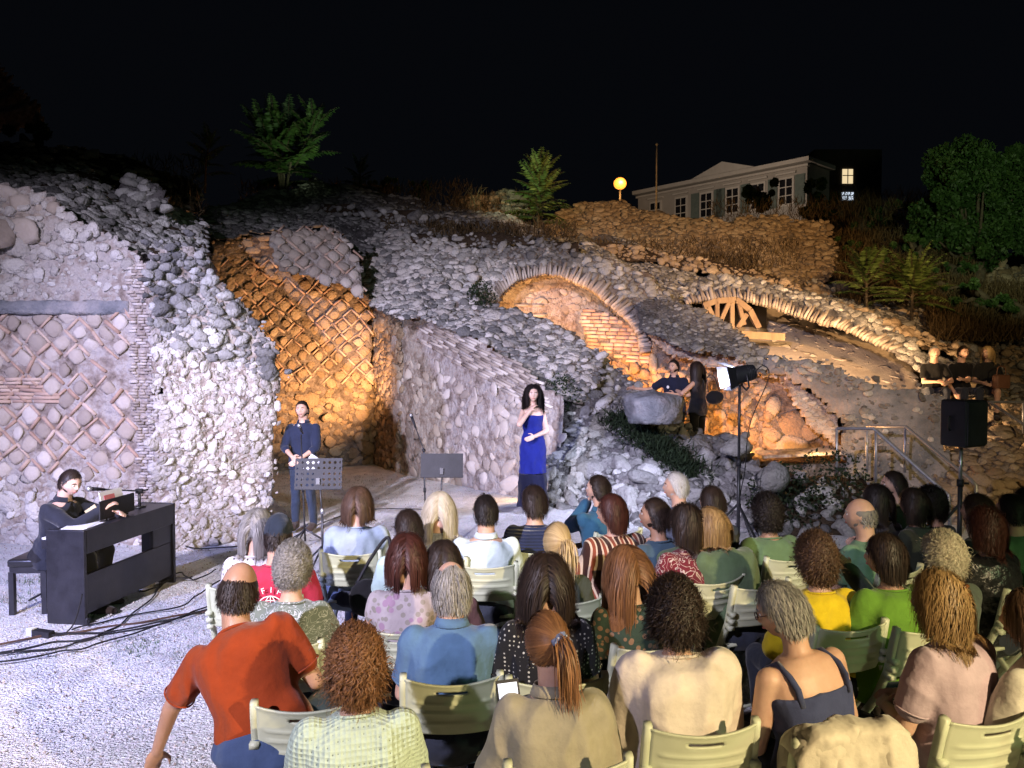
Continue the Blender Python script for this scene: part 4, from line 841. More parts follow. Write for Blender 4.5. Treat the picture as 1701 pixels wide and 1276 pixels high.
def hair(parent, H, Mh, style, col, L=.2, n=1500, sh=None, wd=.0055, seed=0, vol=.02, part=0.0, tie=None):
    r = np.random.default_rng(seed); rad = HR * 1.03; mb = MB(); n = int(n * 1.7); wd = wd * .68
    D = nrm(r.normal(size=(n * 3, 3)))
    thr = -.55 + 1.2 * sm(D[:, 1], -.25, .72)
    ok = D[:, 2] > thr
    if style == 'bald': ok &= (D[:, 2] < .42 - .5 * sm(D[:, 1], -.9, .1)) & (D[:, 1] < .35)
    if style == 'crown': ok &= ~((D[:, 2] > .70) & (D[:, 1] > -.45))
    D = D[ok][:n]; n = len(D)
    off = r.random(n) * (vol / .1); W0 = lambda d, o: H + (d * rad * (1 + o)[:, None]) @ Mh.T
    p = W0(D, off * .5); N0 = nrm((D / rad) @ Mh.T)
    g = np.array([0, 0, -1.]); back = Mh @ np.array([0, -1., 0]); sidev = Mh @ np.array([1., 0, 0]); up = Mh @ np.array([0, 0, 1.])
    sx = np.sign(D[:, 0] - part + 1e-3)[:, None]
    steps = dict(short=5, bald=4, crown=5, curly=14, straight=15, bob=12, wavy=15, pony=10, updo=9)[style]
    ll = L * r.uniform(.75, 1.08, n); st = (ll / steps)[:, None]
    ph = r.uniform(0, 6.28, n)[:, None]; fq = r.uniform(.8, 1.4, n)[:, None]
    if style in ('short', 'bald', 'crown'): t = nrm(N0 * .35 + back * .5 + g * .5 + sx * sidev * .15 + r.normal(0, .15, (n, 3)))
    elif style == 'curly': t = nrm(N0 * .55 + g * .35 + back * .25 + r.normal(0, .45, (n, 3)))
    elif style in ('pony', 'updo'): t = nrm(back + N0 * .2)
    else: t = nrm(sx * sidev * .8 + back * .35 + N0 * .25 + g * .2 + r.normal(0, .07, (n, 3)))
    tp = None
    if tie is not None: tp = H + Mh @ (np.array(tie) * HR)
    pts = [p.copy()]
    for k in range(steps):
        q = (p - H) @ Mh; nn = nrm((q / rad ** 2) @ Mh.T)
        if style in ('pony', 'updo'): d = tp - p; d = nrm(d); t = nrm(t * .3 + d * .9)
        elif style == 'curly': t = nrm(t * .75 + g * .20 - nn * .12 + r.normal(0, .16, (n, 3)))
        elif style in ('short', 'bald', 'crown'): t = nrm(t + g * .25 - nn * .12)
        else: t = nrm(t * .8 + g * (.22 + .06 * k) - nn * .05)
        stp = st
        if style in ('pony', 'updo'): stp = np.minimum(st * 0 + .028, np.linalg.norm(tp - p, axis=1, keepdims=True) * .6)
        p = p + t * stp
        q = (p - H) @ Mh; e = np.linalg.norm(q / rad, axis=1); mn = 1 + off * (.5 + .5 * min(1, k / 4)); ins = e < mn
        q2 = q * (mn / e)[:, None]; q = np.where(ins[:, None], q2, q); p = H + q @ Mh.T
        if sh is not None:   # shoulders capsule
            a, b, rr = sh; f = np.clip(((p - a) @ (b - a)) / ((b - a) @ (b - a)), 0, 1)[:, None]; c = a + (b - a) * f; dd = p - c; dl = np.linalg.norm(dd, axis=1, keepdims=True)
            p = np.where(dl < rr, c + dd / dl * rr, p)
        w = p
        if style in ('wavy', 'curly'):
            A = (.005 if style == 'wavy' else .010) * min(1, k / 3); s1 = nrm(np.cross(t, nn)); w = p + s1 * np.sin(ph + fq * k * (1.0 if style == 'wavy' else 1.15)) * A + nn * np.cos(ph + fq * k * (1.0 if style == 'wavy' else 1.15)) * A
        pts.append(w)
    Pn = np.stack(pts, 1)  # n,k,3
    tg = np.gradient(Pn, axis=1); C = Pn - H; wv = nrm(np.cross(tg, C)) * (wd * np.linspace(1, .35, steps + 1))[None, :, None] * r.uniform(.6, 1.4, n)[:, None, None]
    a, b = Pn - wv * .5, Pn + wv * .5
    V = np.stack([a, b], 2).reshape(-1, 3); k1 = steps + 1
    base = (np.arange(n) * k1 * 2)[:, None]; s_ = (np.arange(steps) * 2)[None]
    f = np.stack([base + s_, base + s_ + 1, base + s_ + 3, base + s_ + 2], -1).reshape(-1, 4)
    tt = np.clip(.5 + .3 * vno(D * 4 + seed, 2) + r.normal(0, .16, n), 0, 1)
    mb.add(V, f, 0, np.repeat(tt, k1 * 2))
    D2, Fs = sph(28, 20); th2 = -.5 + 1.2 * sm(D2[:, 1], -.25, .72); inn = sm(D2[:, 2] - th2, -.12, .08)
    if style == 'bald': inn *= (1 - sm(D2[:, 2], .25, .4)) * (1 - sm(D2[:, 1], .1, .4))
    if style == 'crown': inn *= 1 - sm(D2[:, 2], .62, .75) * sm(D2[:, 1], -.5, -.4)
    mb.add(H + (D2 * rad * (.90 + (.11 + vol * (1.5 if style != 'curly' else 2)) * inn)[:, None]) @ Mh.T, Fs, 0, .25)
    if style == 'pony':
        m_ = 260; q = tp + r.normal(0, .014, (m_, 3)); ptl = [q.copy()]; d = nrm(back * .9 + np.array([0, 0, -.2]) + r.normal(0, .14, (m_, 3))); K = 12; l = L * r.uniform(.7, 1.05, (m_, 1))
        for k in range(K):
            d = nrm(d + g * .38 + r.normal(0, .03, (m_, 3))); q = q + d * l / K
            if sh is not None:
                a, b, rr = sh; f = np.clip(((q - a) @ (b - a)) / ((b - a) @ (b - a)), 0, 1)[:, None]; c = a + (b - a) * f; dd = q - c; dl = np.linalg.norm(dd, axis=1, keepdims=True); q = np.where(dl < rr + .02, c + dd / dl * (rr + .02), q)
            ptl.append(q.copy())
        Pn = np.stack(ptl, 1); tg = np.gradient(Pn, axis=1); wv = nrm(np.cross(tg, back[None, None] + r.normal(0, .3, (m_, 1, 3)))) * (wd * np.interp(np.arange(K + 1), [0, 3, K], [1, 1.4, .3]))[None, :, None]
        V = np.stack([Pn - wv * .5, Pn + wv * .5], 2).reshape(-1, 3); base = (np.arange(m_) * (K + 1) * 2)[:, None]; s_ = (np.arange(K) * 2)[None]
        mb.add(V, np.stack([base + s_, base + s_ + 1, base + s_ + 3, base + s_ + 2], -1).reshape(-1, 4), 0, np.repeat(r.random(m_), (K + 1) * 2))
    return mb.build('hair', hairmat(col), parent), tp
EYEW = mat('eye_white', ((.6, .58, .55), (.65, .62, .6)), .2, 5); IRIS = mat('iris', ((.03, .018, .01), (.05, .03, .015)), .2, 5); LIP = mat('lip', ((.35, .10, .09), (.42, .14, .12)), .5, 5); BROW = mat('brow', ((.03, .02, .015), (.05, .035, .025)), .7, 5)
METAL = mat('black_metal', ((.012, .012, .014), (.03, .03, .034)), .45, 8, spec=.5); GLASS = mat('glasses_frame', ((.02, .01, .01), (.05, .02, .02)), .3, 5, spec=.6); STEEL = mat('steel', ((.35, .36, .38), (.5, .5, .52)), .35, 6, .1, metal=.8)
def person(label, loc, yaw, pose='sit', build=1.0, lean=0.0, side=0.0, hd=(0, 0, 0), shirt=None, sleeve='short', pants=(.03, .035, .05), hs=('short', 'dark', .05), arms=None, tone=0, vox=.011, face=False, sex='f', group=None, extras=(), height=1.0, shoes=(.03, .02, .015), hn=1300, seed=0, skirt=None, hands=True, fold=.02, loose=.016, hvol=.02, hpart=0.0, tie=None, tank=None, seat=.50, wd=.0055, polo=False):
    t = thing('person', label, 'person', loc, yaw, group)
    s = height; bw = build
    hip = np.array([0, 0, seat if pose == 'sit' else .93 * s])
    u = nrm(np.array([math.sin(side), math.sin(lean), math.cos(lean) * math.cos(side)])); X = nrm(np.array([1, 0, 0]) - u[0] * u); Y = np.cross(u, X)
    k = s * (.97 if pose == 'sit' else 1)
    fem = sex == 'f'
    prof = [(-.11, .165, .12), (-.02, .185 if fem else .17, .13), (.08, .165 if fem else .16, .12), (.17, .142 if fem else .152, .108), (.28, .155 if fem else .168, .115), (.37, .17 if fem else .185, .115), (.43, .165 if fem else .19, .10), (.475, .125 if fem else .14, .082), (.505, .075, .064)]
    ringsB = [(hip + u * z * k, a * bw * s, b * bw * s, X, Y) for z, a, b in prof]
    neckb = hip + u * .50 * k; nd = nrm(u * .55 + np.array([0, .22, .75])); ntop = neckb + nd * .10 * s
    Mh = Rz(hd[0]) @ Rx(-hd[1]) @ Ry(hd[2]); HH = ntop + np.array([0, .012, 0]) + Mh @ np.array([0, .012, .085]) * s
    body = MB(); body.loft(ringsB, 22, p=2.3)
    body.tube([neckb - u * .03, neckb + nd * .04, ntop + nd * .03], [.068 * (1 if fem else 1.12), .054 * (1 if fem else 1.15), .055 * (1 if fem else 1.12)], 14)
    global HR
    body.ell(HH, HR * s, Mh, nu=48, nv=34, fn=headfn)
    for sx in (-1, 1):
        body.ell(HH + Mh @ np.array([sx * .076, -.008, -.008]), (.010, .020, .032), Mh @ Rz(-sx * .35))
    sho = [hip + u * .435 * k + X * sx * (.152 if fem else .166) * bw * s for sx in (-1, 1)]
    body_w = []
    arms = arms or ((-.09, .30, seat + .13), (.09, .32, seat + .14))
    arm_pts = []
    for i, sx in enumerate((-1, 1)):
        tg = arms[i]; pole = (sx * .6, -.6, -.4)
        if len(tg) > 3: pole = tg[3:6]
        el, wr = ik(sho[i], np.array(tg[:3]), .285 * s, .25 * s, pole); arm_pts.append((sho[i], el, wr))
        capsule(body, sho[i], el, .048 * bw * s, .040 * s); capsule(body, el, wr, .040 * s, .026 * s)
        if hands:
            f = nrm(wr - el); sd = np.array([-sx * .8, .3, .5]); hand(body, wr, f, nrm(np.array([-sx, 0, -.8])), sd, s * (1 if fem else 1.1), .45)
    lj = []
    for sx in (-1, 1):
        if pose == 'sit':
            h_ = hip + np.array([sx * .09 * bw, 0, -.03]); kn = np.array([sx * .13, .42, seat - .0]); an = np.array([sx * .13, .40 + .05 * sx, .09 + (0 if seat < .6 else 0)])
        else:
            h_ = hip + np.array([sx * .09, 0, -.02]); kn = np.array([sx * .10, .02, .50 * s]); an = np.array([sx * .12, -.02, .09])
        lj.append((h_, kn, an)); capsule(body, h_, kn, .08 * bw * s, .055 * s); capsule(body, kn, an, .055 * s, .036 * s)
        body.ell(an + np.array([0, .07, -.05]), (.042, .12, .035))
    if pose == 'sit': body.ell(hip + np.array([0, -.01, .0]), (.19 * bw, .16 * bw, .11))
    bo = organic(body, 'body', skin(tone), t, vox if pose == 'sit' else .0075, 2)
    # clothing
    if shirt is not None:
        m = shirt; sh_ = MB(); lo = loose
        top = 9 if tank is None else 6
        rr = [(hip + u * z * k, (a * bw + lo + (.02 if z < .1 else 0)) * s, (b * bw + lo + (.012 if z < .1 else 0)) * s, X, Y) for z, a, b in prof[:top]]
        if tank is None: rr[-1] = (rr[-1][0] + u * .012, .078 * s, .070 * s, X, Y)
        sh_.loft(rr, 22, p=2.3)
        if sleeve != 'none':
            for i, sx in enumerate((-1, 1)):
                a, e, w = arm_pts[i]; so = .013 + lo * .6
                sh_.ell(a, ((.054 * bw + .010 + lo * .25) * s,) * 3)
                if sleeve == 'short': capsule(sh_, a, a + (e - a) * .62, .052 * bw * s + so, .048 * s + so * 1.2)
                elif sleeve == 'rolled': capsule(sh_, a, e, .052 * bw * s + so, .044 * s + so); capsule(sh_, e, e + (w - e) * .25, .044 * s + so, .04 * s + so)
                elif sleeve == 'long': capsule(sh_, a, e, .052 * bw * s + so, .046 * s + so); capsule(sh_, e, e + (w - e) * .93, .046 * s + so, .032 * s + so)
                elif sleeve == 'cap': capsule(sh_, a, a + (e - a) * .25, .05 * bw * s + so, .05 * s + so)
        so_ = organic(sh_, 'shirt', m, t, max(vox, .009), 6 + int(loose * 320), fold * .8, .09)
        if tank is None:
            q_ = np.linspace(0, 2 * math.pi, 25); c_ = MB(); c_.tube([neckb + u * .004 - Y * .002 + X * math.cos(x_) * .077 + Y * math.sin(x_) * .070 + u * (-.012 * math.sin(x_)) for x_ in q_], .007, 8); c_.build('neckline', m, t)
            if sleeve == 'short':
                for a, e, w in arm_pts:
                    d_ = nrm(e - a); p1 = nrm(np.cross(d_, [0, 1, .2])); p2 = np.cross(d_, p1); c_ = MB(); c0 = a + (e - a) * .70; c_.tube([c0 + (p1 * math.cos(x_) + p2 * math.sin(x_)) * (.045 * bw * s + .010 + lo * .5) for x_ in q_], .004, 6); c_.build('cuff', m, t)
        if tank is not None:
            st_ = MB()
            for sx in (-1, 1):
                b0 = hip + u * .36 * k; c0 = hip + u * .455 * k
                pp = [b0 - u * .03 + X * sx * .105 * bw - Y * (.098 * bw), b0 + u * .04 + X * sx * .11 * bw - Y * (.100 * bw), c0 - u * .01 + X * sx * .112 * bw - Y * .075 * bw, c0 + u * .035 + X * sx * .105 * bw - Y * .01, c0 + X * sx * .11 + Y * .085, b0 + X * sx * .10 + Y * .12]
                st_.tube(np.array(pp), .014, 8)
            st_.build('strap', m, t)
        if polo:
            c_ = MB(); an = np.linspace(-2.6, 2.6, 25) - math.pi / 2
            V = []
            for rr_, zz in ((.066, .045), (.070, .05), (.086, .012), (.082, .006)): V.append(np.array([neckb + u * zz + X * math.cos(a_) * rr_ + Y * math.sin(a_) * rr_ for a_ in an]))
            q = [[i * 25 + j, i * 25 + j + 1, ((i + 1) % 4) * 25 + j + 1, ((i + 1) % 4) * 25 + j] for i in range(4) for j in range(24)]
            c_.add(np.concatenate(V), np.array(q)); c_.build('collar', m, t)
    if pants is not None:
        pm = cloth(pants) if isinstance(pants, tuple) else pants; pb = MB()
        pb.ell(hip + np.array([0, -.01, -.01]), (.214 * bw, .184 * bw, .14)) if pose == 'sit' else pb.loft([(hip + np.array([0, 0, z]), a, b, (1, 0, 0), (0, 1, 0)) for z, a, b in ((-.12, .17, .12), (0, .19, .135), (.1, .165, .125))], 20)
        for h_, kn, an in lj:
            capsule(pb, h_, kn, .10 * bw, .074); capsule(pb, kn, an + (kn - an) * .02, .072, .058)
        organic(pb, 'trousers', pm, t, .012, 3, .02)
    for h_, kn, an in lj:
        f_ = MB(); c = an + np.array([0, .07, -.045]); f_.loft([(c + np.array([0, y, zz]), a, b, (1, 0, 0), (0, 0, 1)) for y, a, b, zz in ((-.125, .02, .02, .0), (-.11, .042, .045, .0), (-.04, .046, .055, .012), (.04, .05, .042, .0), (.11, .045, .03, -.008), (.15, .02, .018, -.012))], 14)
        f_.tube([an + [0, 0, -.03], an + [0, 0, .06]], [.05, .047], 12)
        f_.build('shoe', cloth(shoes), t)
    st_, hc, hl = hs[:3]
    shc = (sho[0] * .75 + sho[1] * .25 + u * .0, sho[1] * .75 + sho[0] * .25, .085 * bw + loose)
    tp = None
    if st_ != 'none': _, tp = hair(t, HH, Mh, st_, hc, hl, hn, shc, wd, seed, hvol, hpart, tie)
    if face:
        for sx in (-1, 1):
            c = HH + Mh @ np.array([sx * .030, .0815, .008]); b = MB(); b.ell(c, (.0135, .010, .008), Mh, nu=12, nv=8); eo = b.build('eye', EYEW, t)
            b = MB(); b.ell(c + Mh @ np.array([0, .0065, 0]), (.0062, .005, .0062), Mh, nu=10, nv=6); b.build('iris', IRIS, eo)
            b = MB(); b.tube([HH + Mh @ np.array([sx * a_, y_, z_]) for a_, y_, z_ in ((.014, .094, .026), (.030, .093, .031), (.046, .082, .026))], [.0035, .0045, .0025], 6); b.build('eyebrow', hairmat(hc) if hc not in ('white', 'pale', 'blond') else BROW, t)
        b = MB(); b.tube([HH + Mh @ np.array([a_, y_, z_]) for a_, y_, z_ in ((-.022, .086, -.056), (-.008, .097, -.053), (.008, .097, -.053), (.022, .086, -.056))], [.002, .0055, .0055, .002], 8); b.build('lips', LIP, t)
    info = dict(t=t, H=HH, Mh=Mh, hip=hip, u=u, X=X, Y=Y, arm=arm_pts, neck=neckb, tie=tp, k=k, bw=bw)
    for e in extras: e(info)
    return info
def glasses(i):
    H, Mh, t = i['H'], i['Mh'], i['t']; b = MB()
    for sx in (-1, 1):
        a = np.linspace(0, 2 * math.pi, 17); b.tube([H + Mh @ np.array([sx * .032 + .021 * math.cos(q), .103, .006 + .017 * math.sin(q)]) for q in a], .0022, 6)
        b.tube([H + Mh @ np.array(q) for q in ((sx * .053, .103, .010), (sx * .078, .085, .011), (sx * .083, 0, .010))], .0025, 6)
    b.tube([H + Mh @ np.array(q) for q in ((-.011, .105, .008), (.011, .105, .008))], .002, 6); b.build('glasses', GLASS, t)
def cap(i):
    H, Mh, t = i['H'], i['Mh'], i['t']; m = cloth((.02, .028, .045)); b = MB(); D, Fs = sph(28, 18)
    V = D * HR * 1.13; V[:, 2] = np.maximum(V[:, 2], .028 + .012 * D[:, 1]); V[:, 2] += .01 * (D[:, 2] > .3); b.add(H + V @ Mh.T, Fs)
    for k in range(6):
        a = k * math.pi / 3; b.tube([H + Mh @ (np.array([math.cos(a) * math.sin(q), math.sin(a) * math.sin(q), math.cos(q)]) * HR * 1.14 + [0, 0, .008]) for q in (0, .5, 1.0, 1.3)], .002, 5)
    co = b.build('cap', m, t); b = MB()
    V = []; n = 13
    for r_ in (.9, 1.65):
        for q in np.linspace(-.9, .9, n): V.append(H + Mh @ np.array([math.sin(q) * .078 * r_ ** .6, .06 + math.cos(q) * .06 * r_ ** 1.3 - .02, .036 - .02 * (r_ - .9) - .012 * abs(math.sin(q))]))
    V = np.array(V); V = np.r_[V, V - [0, 0, .006]]
    b.add(V, [np.array([[j, j + 1, n + j + 1, n + j] for j in range(n - 1)]), np.array([[j, j + 1, n + j + 1, n + j] for j in range(2 * n, 3 * n - 1)]), np.array([[n + j, n + j + 1, 3 * n + j + 1, 3 * n + j] for j in range(n - 1)])]); b.build('peak', m, co)
def scrunchie(i):
    b = MB(); c = i['tie']; a = np.linspace(0, 2 * math.pi, 40); U = i['Mh'] @ np.array([1., 0, 0]); V = i['Mh'] @ np.array([0, .35, .94])
    b.tube([c + U * math.cos(q) * (.024 + .006 * math.sin(7 * q)) + V * math.sin(q) * (.024 + .006 * math.cos(9 * q)) for q in a], .014 + .004 * np.sin(a * 11), 10)
    b.build('scrunchie', cloth((.14, .17, .28), 'dots', (.5, .52, .6), sc=60), i['t'])
def clip(i):
    b = MB(); H, Mh = i['H'], i['Mh']
    for s_ in (-1, 1): b.tube([H + Mh @ np.array(q) for q in ((-.035, -.098, .05 + .012 * s_), (0, -.115, .045 + .02 * s_), (.035, -.10, .04 + .012 * s_))], [.006, .010, .006], 8)
    b.build('hair_clip', mat('tortoise_clip', ((.05, .02, .01), (.2, .08, .03)), .15, 20, spec=.8), i['t'])
def earring(i):
    b = MB(); c = i['H'] + i['Mh'] @ np.array([-.085, .0, -.05]); b.ell(c, (.006, .006, .014)); b.ell(c - [0, 0, .02], (.009, .009, .009)); b.build('earring', METAL, i['t'])
def watch(i, k=1):
    a, e, w = i['arm'][k]; d = nrm(w - e); c = w - d * .03; p1 = nrm(np.cross(d, [0, 0, 1.])); p2 = np.cross(d, p1); q = np.linspace(0, 2 * math.pi, 17)
    b = MB(); b.tube([c + (p1 * math.cos(x) + p2 * math.sin(x)) * .032 for x in q], .006, 6); b.build('bracelet', STEEL, i['t'])
# ---------------------------------------------------------------- chair
PLA = mat('pale_green_plastic', ((.44, .47, .33), (.52, .55, .41)), .45, 3, .15, 8, .4)
def make_chair():
    t = thing('folding_chair', 'pale green slatted plastic folding chair', 'chair')
    b = MB(); nx, nz = 28, 30; xs = np.linspace(-.205, .205, nx); zs = np.linspace(.60, .86, nz)
    Xg, Zg = np.meshgrid(xs, zs); gr = sum(gs(Zg - z0, .006) for z0 in (.655, .705, .755)); gr = gr * (abs(Xg) < .17)
    yv = -.205 - .045 * (1 - (Xg / .205) ** 2) - (Zg - .6) * .22 + gr * .010 - .006 * gs(Zg - .86, .012); Zv = Zg + .018 * (1 - (Xg / .205) ** 2) * sm(Zg, .7, .86) * -1
    Fr = np.stack([Xg, yv, Zv], -1).reshape(-1, 3); Bk = Fr + [0, -.014, 0]; Bk[:, 1] -= 2 * gr.ravel() * .010
    idx = np.arange(nx * nz).reshape(nz, nx); q = np.stack([idx[:-1, :-1], idx[:-1, 1:], idx[1:, 1:], idx[1:, :-1]], -1).reshape(-1, 4)
    cx = Xg.ravel()[q].mean(1); cz = Zg.ravel()[q].mean(1); q = q[~((abs(cx) < .062) & (abs(cz - .815) < .010))]
    e = np.concatenate([q[:, [0, 1]], q[:, [1, 2]], q[:, [2, 3]], q[:, [3, 0]]]); key = np.sort(e, 1); _, inv, cnt = np.unique(key, axis=0, return_inverse=True, return_counts=True); be = e[cnt[inv.ravel()] == 1]; n = nx * nz
    b.add(np.r_[Fr, Bk], [q, q[:, ::-1] + n, np.stack([be[:, 1], be[:, 0], be[:, 0] + n, be[:, 1] + n], 1)]); b.build('backrest', PLA, t)
    for sx in (-1, 1):
        b = MB(); pts = [(sx * .212, -.262, .872), (sx * .215, -.245, .80), (sx * .215, -.205, .62), (sx * .213, -.12, .44), (sx * .212, .05, .2), (sx * .212, .20, .0)]
        pts = np.array(pts); b.loft([(p, .016, .02, (1, 0, 0), nrm(np.cross([1, 0, 0], tg))) for p, tg in zip(pts, nrm(np.gradient(pts, axis=0)))], 12, p=4)
        for z in (.60, .645, .69): b.box((sx * .214, -.222 - (z - .6) * .25, z), (.019, .024, .012))
        b.build('side_post', PLA, t)
        b = MB(); pts = np.array([(sx * .185, .2, .43), (sx * .188, .0, .22), (sx * .190, -.22, .0)]); b.loft([(p, .014, .018, (1, 0, 0), nrm(np.cross([1, 0, 0], tg))) for p, tg in zip(pts, nrm(np.gradient(pts, axis=0)))], 12, p=4); b.build('leg', PLA, t)
    b = MB()
    for i in range(7): b.box((0, -.15 + i * .056, .445 + .006 * abs(i - 3)), (.185, .022, .009))
    for sx in (-1, 1): b.box((sx * .19, .02, .438), (.012, .20, .016))
    b.build('seat', PLA, t)
    for y, z in ((.165, .055), (-.17, .06)):
        b = MB(); b.tube([(-.2, y, z), (.2, y, z)], .010, 8); b.build('stretcher', PLA, t)
    return t
CH0 = make_chair(); _chn = [0]
def place_chair(x, y, rz, label):
    r = CH0 if _chn[0] == 0 else dup(CH0); _chn[0] += 1; r.location = (x, y, 0); r.rotation_euler = (0, 0, rz); r['label'] = label; r['group'] = 'folding chairs set out for the audience'; return r
GRP = 'seated concert audience'
def aud(px, ytop, label, chair, yaw=None, ztop=1.27, cyaw=None, cdx=0, cdy=0, cap_on=False, **kw):
    """seat a spectator so that the crown of the head is at the given picture column and height"""
    d = (EYE - ztop) * F / (ytop - 597); hx = P(px, ytop, d)[0]
    if kw.get('hs', ('',))[0] == 'curly' and kw['hs'][2] > .07: ztop -= .055
    else: ztop -= .012
    if yaw is None: yaw = math.atan2(hx + 1.6, 11 - d)
    lean = kw.get('lean', .06); side = kw.get('side', 0.0); L = .50 * .97 + .14
    off = Rz(yaw) @ np.array([math.sin(side) * L, math.sin(lean) * L + .05, 0]); x, y = hx - off[0], d - off[1]
    s0 = kw.pop('seat', None) or max(.44, ztop - .77 + .48 * (1 - math.cos(lean)) + .0)
    i = person(label, (x, y, 0), yaw, 'sit', seat=s0, group=GRP, seed=int(px * 7 + ytop), vox=.009 if d < 4 else .012, **kw)
    if chair: place_chair(x + cdx, y + cdy, yaw if cyaw is None else cyaw, chair)
    return i
# ---------------------------------------------------------------- the audience
C_ = cloth
PEOPLE = []
A = aud
# nearest row
A(590, 1032, 'person with curly auburn hair in a pale mint openwork sweater, nearest the bottom edge', 'pale green folding chair under the person in the mint sweater', yaw=.25, build=1.08, hs=('curly', 'auburn', .13), hvol=.03, shirt=C_((.50, .62, .50), 'knit', sc=55), sleeve='long', hn=2600, loose=.018, lean=.12)
A(912, 1024, 'person with an auburn ponytail in a blue scrunchie and a khaki jacket', 'warmly lit pale folding chair behind the khaki jacket', yaw=.12, build=1.0, hs=('pony', 'auburn', .26), tie=(.18, -1.17, .14), shirt=C_((.33, .30, .22)), sleeve='long', hn=2600, loose=.042, lean=.16, fold=.04, hd=(.25, .25, 0), extras=(scrunchie, earring), polo=True, ztop=1.24)
A(1118, 950, 'person with dark wavy bobbed hair in a cream white sweater', 'warmly lit pale folding chair directly behind the cream white sweater', yaw=.10, build=1.16, hs=('curly', 'dark', .15), hvol=.035, shirt=C_((.66, .58, .50)), sleeve='long', hn=2600, loose=.045, lean=.10, ztop=1.35, seat=.52)
A(1300, 966, 'person with short grey hair, glasses and a navy tank top showing a bare back', None, yaw=.35, build=1.12, hs=('short', 'grey', .06), hvol=.025, shirt=C_((.045, .055, .13)), sleeve='none', tank=1, hn=2400, lean=.22, side=-.12, hd=(.75, .35, 0), extras=(glasses,), face=True, ztop=1.30, tone=0)
A(1558, 953, 'person in a lilac t-shirt with shoulder length wavy fair hair and a clip', 'warmly lit pale folding chair behind the lilac t-shirt', yaw=.45, build=1.1, hs=('wavy', 'honey', .24), hvol=.035, shirt=C_((.47, .36, .42)), sleeve='short', hn=2800, lean=.12, hd=(.45, .12, 0), extras=(clip,), face=True, ztop=1.32, loose=.02, cyaw=.28, cdx=-.12)
A(1698, 980, 'person with straight reddish brown hair in a white top at the right edge', 'warmly lit pale folding chair at the bottom right corner', yaw=.5, build=1.02, hs=('straight', 'brown', .2), shirt=C_((.62, .58, .50)), sleeve='long', hn=2200, hd=(.5, .1, 0), face=True, loose=.025, ztop=1.28, cyaw=.35, cdx=-.05)
A(385, 934, 'balding person in a burnt orange t-shirt twisting down to the left', None, yaw=-.05, build=1.12, sex='m', hs=('bald', 'dark', .04), shirt=C_((.25, .036, .006)), sleeve='short', lean=.32, side=-.42, hd=(.2, .1, .1), ztop=1.33, seat=.62, arms=((-.62, .22, .42, -1, -.3, 0), (.1, .4, .7)), pants=(.05, .08, .16), tone=1, hn=1500, fold=.015)
place_chair(-.86, 3.36, .12, 'green folding chair behind the burnt orange t-shirt')
A(750, 935, 'person with balding grey hair in a plain blue polo shirt', 'green folding chair behind the plain blue polo shirt', yaw=.08, build=1.08, sex='m', hs=('crown', 'grey', .07), hvol=.015, shirt=C_((.09, .17, .29)), sleeve='short', lean=.1, hn=2000, polo=True, hd=(.2, .05, 0), face=True)
# second and third rows
A(677, 888, 'person with a dark red bob and a flowery grey blouse', 'green folding chair behind the flowery grey blouse', yaw=.05, hs=('bob', 'red', .16), hvol=.03, shirt=C_((.36, .32, .34), 'floral', (.24, .22, .20), (.30, .20, .28), sc=24), sleeve='cap', hn=1700)
A(737, 899, 'dark haired person just behind and right of the red bob', None, yaw=.05, hs=('bob', 'dark', .16), ztop=1.22, shirt=C_((.22, .10, .10)), hn=1500, build=.88)
A(490, 903, 'person with short wavy grey hair and a speckled grey shirt', 'green folding chair behind the speckled grey shirt', yaw=.02, hs=('curly', 'grey', .06), hvol=.02, shirt=C_((.16, .19, .17), 'scribble', (.45, .48, .5), sc=22), sleeve='short', hn=1900)
def cap_shirt(i):
    w = mat('shirt_print', ((.75, .72, .7), (.8, .78, .76)), .8, 5); b = MB(); t = i['t']; u, X, Y = i['u'], i['X'], i['Y']
    c = i['hip'] + u * .285 * i['k'] - Y * (.118 * i['bw'] + .030)
    def on(x, z): return c + X * x + u * z + Y * (.55 * x * x + .25 * max(z, 0) ** 1.5)
    for r_ in (.085,): b.tube([on(r_ * math.cos(a), r_ * math.sin(a) - .02) for a in np.linspace(0, 6.2832, 33)], .0035, 5)
    for ry in (.03, .06): b.tube([on(.085 * math.cos(a), ry * math.sin(a) - .02) for a in np.linspace(0, 6.2832, 25)], .0028, 5)
    for rx in (.035,): b.tube([on(rx * math.cos(a), .085 * math.sin(a) - .02) for a in np.linspace(0, 6.2832, 25)], .0028, 5)
    b.tube([on(0, -.105), on(0, .065)], .0028, 5); b.tube([on(-.085, -.02), on(.085, -.02)], .0028, 5); b.build('globe_print', w, t)
    for k, ch in enumerate('YSFIFT'):
        fc = bpy.data.curves.new('letter', 'FONT'); fc.body = ch; fc.size = .05; fc.extrude = .002; fc.align_x = 'CENTER'
        fo = bpy.data.objects.new('letter', fc); COL.objects.link(fo); me = bpy.data.meshes.new_from_object(fo); bpy.data.objects.remove(fo); me.materials.append(w); o = bpy.data.objects.new('letter', me); COL.objects.link(o); o.parent = t
        a = math.pi * (.86 - k * .125); p = on(.108 * math.cos(a), .108 * math.sin(a) - .02) - Y * .006
        q = Matrix(np.stack([nrm(X * math.sin(a) - u * math.cos(a)), nrm(u * math.sin(a) + X * math.cos(a)), -Y], 1).tolist()).to_4x4(); q.translation = Vector(p); o.matrix_local = q
A(467, 858, 'person in a black cap and crimson t-shirt with a white globe print', 'pale green folding chair under the crimson t-shirt', yaw=.0, sex='m', hs=('bald', 'dark', .03), hvol=.01, shirt=C_((.42, .03, .07)), extras=(cap, cap_shirt), hn=900, hd=(.1, 0, 0))
